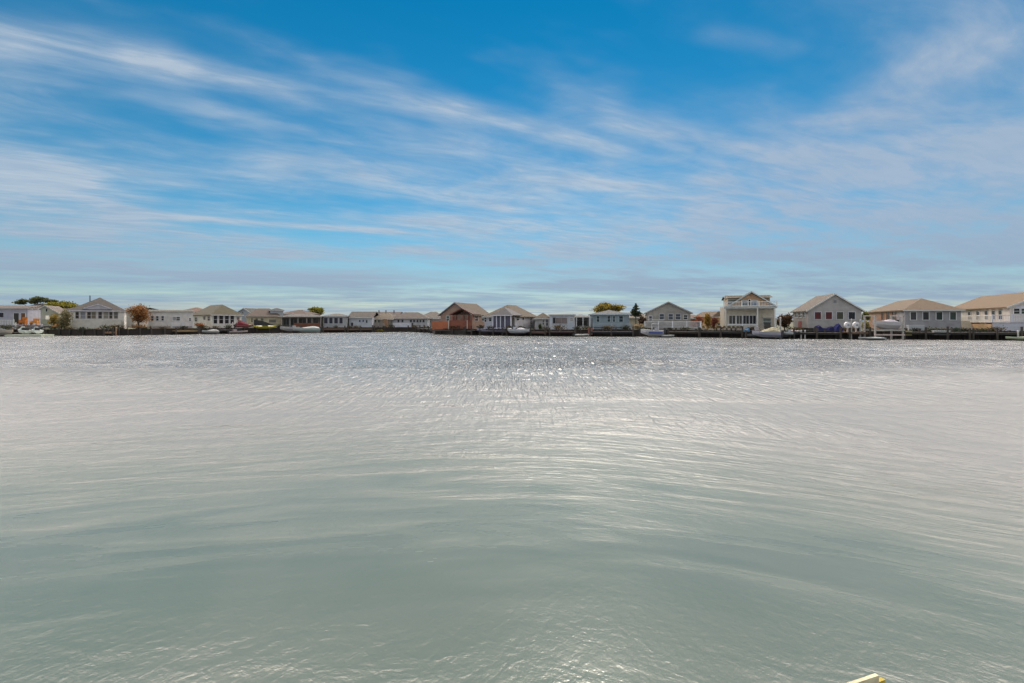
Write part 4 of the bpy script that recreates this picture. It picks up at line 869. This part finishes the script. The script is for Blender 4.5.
# jet skis
def jetski(label, px, w, d, zb, yaw, hullc, seatc):
    p = pt(px, d); r = empty('jet_ski', (p.x, p.y, zb), R(yaw)); L = w/FOC*d; ident(r, label, 'jet ski', 'jet skis on their float')
    hull_mb(L, 1.1, .55, .6, .5).build('hull', mat('gloss', hullc), r)
    MB().loft([[(-L*.42,-.2,.5),(-L*.42,.2,.5),(-L*.42,.15,.86),(-L*.42,-.15,.86)], [(L*.02,-.22,.5),(L*.02,.22,.5),(L*.02,.16,.95),(L*.02,-.16,.95)]]).build('seat', mat('cloth', seatc), r)
    MB().loft([[(L*.03,-.4,.5),(L*.03,.4,.5),(L*.03,.2,1.08),(L*.03,-.2,1.08)], [(L*.38,-.16,.55),(L*.38,.16,.55),(L*.38,.08,.72),(L*.38,-.08,.72)]]).build('hood', mat('gloss', hullc), r)
    MB().tube([(L*.04,-.45,1.18),(L*.07,0,1.1),(L*.04,.45,1.18)], .04, 6).build('handlebar', mat('paint', (.04,.04,.04)), r)
jetski('white jet ski with dark seat, left one of the pair below the patio', 23.5, 14, shore(24)-3.4, .45, 165, (.66,.69,.62), (.03,.03,.03))
jetski('white jet ski with dark seat, right one of the pair beside the dark post', 36.5, 12, shore(37)-3.4, .45, 150, (.66,.69,.62), (.03,.03,.03))
def simple(name, label, cat, loc, rz, parts, group=None):
    r = empty(name, loc, rz); ident(r, label, cat, group)
    for nm, m, mt in parts: m.build(nm, mt, r)
    return r
p = pt(30, shore(30)-3.3)
simple('boat_float', 'low pale green float carrying the two white jet skis', 'float', (p.x, p.y, 0), R(4), [('pontoon', MB().box(-2.6,2.6,-1.2,1.2,-.1,.30), mat('paint', (.42,.46,.36))), ('rub_rail', MB().box(-2.66,2.66,-1.27,-1.204,.12,.24), mat('paint', (.6,.6,.5)))])
# kayak
p = pt(265, shore(265)-1.5); a = shore_yaw(265)
L = 20/FOC*shore(265)
simple('kayak', 'bright yellow kayak on the bank below the cream bungalow', 'kayak', (p.x, p.y, .95), a, [('hull', MB().loft([[(L*(f-.5), -.38*math.sin(math.pi*min(.97,max(.03,f)))**.6, .42), (L*(f-.5), 0, .02+.3*abs(2*f-1)**4), (L*(f-.5), .38*math.sin(math.pi*min(.97,max(.03,f)))**.6, .42), (L*(f-.5), 0, .55)] for f in [i/10 for i in range(11)]]), mat('gloss', (.38,.34,.03))), ('cockpit', MB().box(-.5,.5,-.24,.24,.47,.60), mat('paint', (.03,.03,.03)))])
simple('storage_tarp', 'black wedge shaped tarpaulin heap above the yellow kayak', 'tarpaulin', (p.x-1.2, p.y+1.6, LAND), a, [('sheet', MB().loft([[(-1.6,-.5,0),(-1.6,.5,0),(-1.6,.3,1.75),(-1.6,-.3,1.75)],[(0,-.6,0),(0,.6,0),(0,.3,1.45),(0,-.3,1.45)],[(1.9,-.4,0),(1.9,.4,0),(1.9,.2,.7),(1.9,-.2,.7)]]), mat('cloth', (.03,.03,.03))), ('peg', MB().box(1.9,2.0,-.05,.05,0,.3), mat('wood', (.2,.15,.1)))])
# boat lift (four pilings and cross beams)
p = pt(884, shore(884)-2.0); a = shore_yaw(884)
lift = simple('boat_lift', 'pale timber boat lift of four tall pilings with cross beams', 'boat lift', (p.x, p.y, 0), a, [('cross_beam', MB().box(-1.9,1.7,-1.35,-1.2,1.15,1.32), mat('wood', (.46,.43,.40))), ('cross_beam', MB().box(-1.9,1.7,-1.35,-1.2,.55,.72), mat('wood', (.60,.48,.42))), ('cross_beam', MB().box(-1.9,1.7,1.2,1.35,1.15,1.32), mat('wood', (.46,.43,.40)))])
for x in (-1.75, 1.6):
    for y in (-1.1, 1.1): MB().tube([(x,y,-1),(x,y,3.0)], .12, 8).build('piling', mat('wood', (.45,.43,.40)), lift)
for x in (-1.75, 1.6): MB().box(x-.08,x+.08,-1.3,1.3,3.0,3.15).build('top_beam', mat('wood', (.38,.35,.32)), lift)
# wrapped wheels on dock
for px, lb in ((847.5, 'white wrapped round reel on the brown dock, left of the thin post'), (856, 'white wrapped round reel on the brown dock, right of the thin post')):
    p = pt(px, shore(px)-1.3); m = MB().tube([(0,-.16,.92),(0,-.13,.92),(0,.13,.92),(0,.16,.92)], [.28,.42,.42,.28], 16)
    simple('hose_reel', lb, 'reel', (p.x, p.y, .95), 0, [('drum', m, mat('paint', (.7,.7,.72))), ('stand', MB().box(-.08,.08,-.06,.06,0,.52), mat('paint', (.55,.45,.4))), ('hub', MB().tube([(0,-.22,.92),(0,-.162,.92)], .14, 10), mat('paint', (.3,.3,.32)))], 'wrapped reels on the brown dock')
# blue tarpaulin heaps
def tarp(label, px0, px1, d, z0, H, col, sd_):
    random.seed(sd_); a = pt(px0, d); b = pt(px1, d); L = (b-a).length; rings = []
    for i in range(9):
        f = i/8; hh = H*(.7+.3*math.sin(f*5+sd_))*(.75 if i in (0, 8) else 1)*random.uniform(.9, 1.1)
        rings.append([(L*f,-.6,0),(L*f,-.45,hh*.8),(L*f,-.1,hh),(L*f,.25,hh*.93),(L*f,.6,hh*.7),(L*f,.7,0)])
    o = MB().loft(rings).build('tarpaulin', mat('cloth', col)); o.location = (a.x, a.y, z0); ident(o, label, 'tarpaulin', 'blue tarpaulins'); return o
tarp('long dark blue tarpaulin below the red curtained windows', 816.5, 832, shore(824)+2.4, LAND, 1.0, (.010,.012,.075), 2)
tarp('short brighter blue tarpaulin heap right of the long one', 833.5, 841, shore(837)+2.2, LAND, 1.05, (.012,.016,.11), 5)
tarp('low blue tarpaulin by the hose box of the two storey house', 744, 748, shore(746)-1, .9, .6, (.05,.14,.24), 3)
# white boxes, bins and cushions
def crate(name, label, cat, px0, px1, py0, py1, d, col, dep=.6, lid=True, group=None):
    a = pt(px0, d); W = (px1-px0)/FOC*d; z0, z1 = z_at(py1, d), z_at(py0, d); H = z1-z0
    parts = [('body', MB().box(0,W,0,dep,0,H*.86), mat('gloss', col)), ('lid', MB().box(-.04,W+.04,-.04,dep+.04,H*.86+.003,H), mat('gloss', tuple(min(1,c*1.15) for c in col)))]
    return simple(name, label, cat, (a.x, a.y, z0), shore_yaw((px0+px1)/2), parts, group)
crate('dock_box', 'white dock box at the water below the grey hipped front room, long one', 'box', 938.5, 948.5, 330.5, 335, shore(943)-1.1, (.42,.46,.46))
crate('dock_box', 'small white dock box left of the long one', 'box', 934.5, 937.5, 330.5, 335, shore(936)-1.1, (.45,.47,.46))
crate('dock_box', 'pale covered table box right of the boat lift', 'box', 909, 922, 325, 330.5, shore(915)+1.2, (.42,.44,.46))
crate('planter', 'yellow planter box at the dock right of the boat lift', 'planter', 905.5, 911, 331, 335.5, shore(908)-1.0, (.45,.36,.10))
crate('barbecue_grill', 'black barbecue grill on the two storey house dock beside the cream boat', 'grill', 764, 770, 322.5, 328, shore(767)+.8, (.02,.02,.02))
crate('storage_box', 'light grey storage box on the dock right of the dark grey gable', 'box', 694, 702, 328.5, 333, shore(698)+.9, (.20,.24,.24))
crate('cooler', 'white cooler at the bank left of the black grill', 'cooler', 754.5, 758.5, 327, 331.5, shore(756)+.6, (.5,.44,.44))
crate('bin', 'rust brown bin at the left end of the dock under the blue grey home', 'bin', 588, 592.5, 328, 334.8, shore(590)-.9, (.24,.09,.07))
# orange patio seats on the lavender bungalow deck
def seat(label, px, w, pyt, pyb, d, col):
    a = pt(px, d); W = w/FOC*d; z0, z1 = z_at(pyb, d), z_at(pyt, d); H = z1-z0
    simple('patio_chair', label, 'chair', (a.x, a.y, z0), R(6), [('seat', MB().box(-W/2,W/2,-.35,.25,H*.30,H*.52), mat('cloth', col)), ('backrest', MB().box(-W/2,W/2,.253,.38,H*.30,H), mat('cloth', col)),
        ('armrest', MB().box(-W/2-.1,-W/2-.003,-.3,.25,H*.1,H*.65), mat('cloth', col)), ('armrest', MB().box(W/2+.003,W/2+.1,-.3,.25,H*.1,H*.65), mat('cloth', col)),
        ('leg', MB().box(-W/2+.02,-W/2+.1,-.3,-.22,0,H*.298), mat('wood', (.2,.1,.05))), ('leg', MB().box(W/2-.1,W/2-.02,-.3,-.22,0,H*.298), mat('wood', (.2,.1,.05)))], 'orange patio chairs')
dA = shore(25)+2.0
seat('tall deep orange patio chair in front of the glazed side light', 23.3, 4.5, 317, 325.2, dA, (.50,.17,.03))
seat('wide light orange patio chair near the deck corner', 34.8, 5.5, 318.5, 325.2, dA, (.62,.27,.07))
seat('small pale orange seat right of the mustard shrub', 55.5, 4, 323.8, 328, shore(55)+1.4, (.55,.28,.10))

# low weeds and clutter all along the bank
protos = []
for k, c in enumerate(((.05,.055,.025), (.09,.07,.035), (.04,.045,.03))):
    random.seed(90+k); r = empty('weed_clump', (0,0,LAND)); m = MB(); leaves(m, [((random.uniform(-.7,.7), random.uniform(-.2,.2), random.uniform(.2,.6)), (.55,.3,.35)) for _ in range(5)], 260, .10)
    m.build('foliage', mat('leaf', c), r); protos.append(r)
random.seed(5)
for i in range(62):
    px = 4+i*16.3+random.uniform(-6, 6)
    if 812 < px < 844: continue
    o = protos[i] if i < 3 else copy_tree(protos[i % 3])
    q = pt(px, shore(px)+random.uniform(.5, .9)); o.location = (q.x, q.y, LAND-.05); o.rotation_euler = (0, 0, shore_yaw(px)+random.uniform(-.3, .3)); s_ = random.uniform(.5, 1.0); o.scale = (s_*1.3, s_, s_*random.uniform(.7, 1.3))
    ident(o, 'low dark weed clump growing behind the cap of the far bulkhead', 'weeds', 'weed clumps along the far bulkhead')

random.seed(12)
pot = None
for k, px in enumerate((703.5, 711, 719, 724.5, 729, 733.5, 738, 741.5)):
    q = pt(px, shore(px)+.55)
    if pot is None:
        pot = empty('flower_pot', q); MB().tube([(0,0,0),(0,0,.05),(0,0,.38),(0,0,.42)], [.16,.17,.24,.26], 10).build('pot', mat('paint', (.50,.42,.34)), pot)
        m = MB(); leaves(m, [((0,0,.58), (.24,.24,.2))], 90, .07); m.build('plant', mat('leaf', (.12,.10,.05)), pot); o = pot
    else: o = copy_tree(pot)
    o.location = (q.x, q.y, LAND); ident(o, 'pale flower pot in the row along the bank left of the two storey house', 'flower pot', 'flower pots along the bank')
# ------------------------------------------------------------------ the near dock rail end at the lower edge
NX, NY = 1.13, 1.6
nd = empty('dock_rail', (NX, NY, 0.0)); ident(nd, 'sunlit yellowish timber rail end of two boards at the lower edge', 'dock rail')
def board(a, b, th, h, name, col):
    """a board on edge: top edge runs a -> b, th thick, h deep"""
    d = (b-a).normalized(); s_ = Vector((-d.y, d.x, 0)).normalized()*th; dn = Vector((0,0,-h))
    m = MB().loft([[a, a+s_, a+s_+dn, a+dn], [b, b+s_, b+s_+dn, b+dn]])
    return m.build(name, mat('wood', col), nd)
def nearp(px, py, d):
    q = pt(px, d); return Vector((q.x-NX, q.y-NY, z_at(py, d)))
board(nearp(800, 702, 1.42), nearp(879, 675.4, 1.60), .011, .09, 'rail_board', (.62,.54,.36))
board(nearp(812, 709, 1.46), nearp(885.5, 679.5, 1.665), .014, .09, 'rail_board', (.60,.46,.08))
q = nearp(835, 700, 1.50); MB().box(q.x-.05, q.x+.02, q.y-.12, q.y-.04, -1.2, q.z-.08).build('post', mat('wood', (.3,.22,.12)), nd)
for q0 in ((870, 679.6), (858, 684.0)):
    q = nearp(q0[0], q0[1], 1.585); MB().tube([q+Vector((.0,-.006,-.012)), q+Vector((.0,-.001,-.012))], .0035, 10).build('bolt', mat('paint', (.12,.11,.10)), nd)
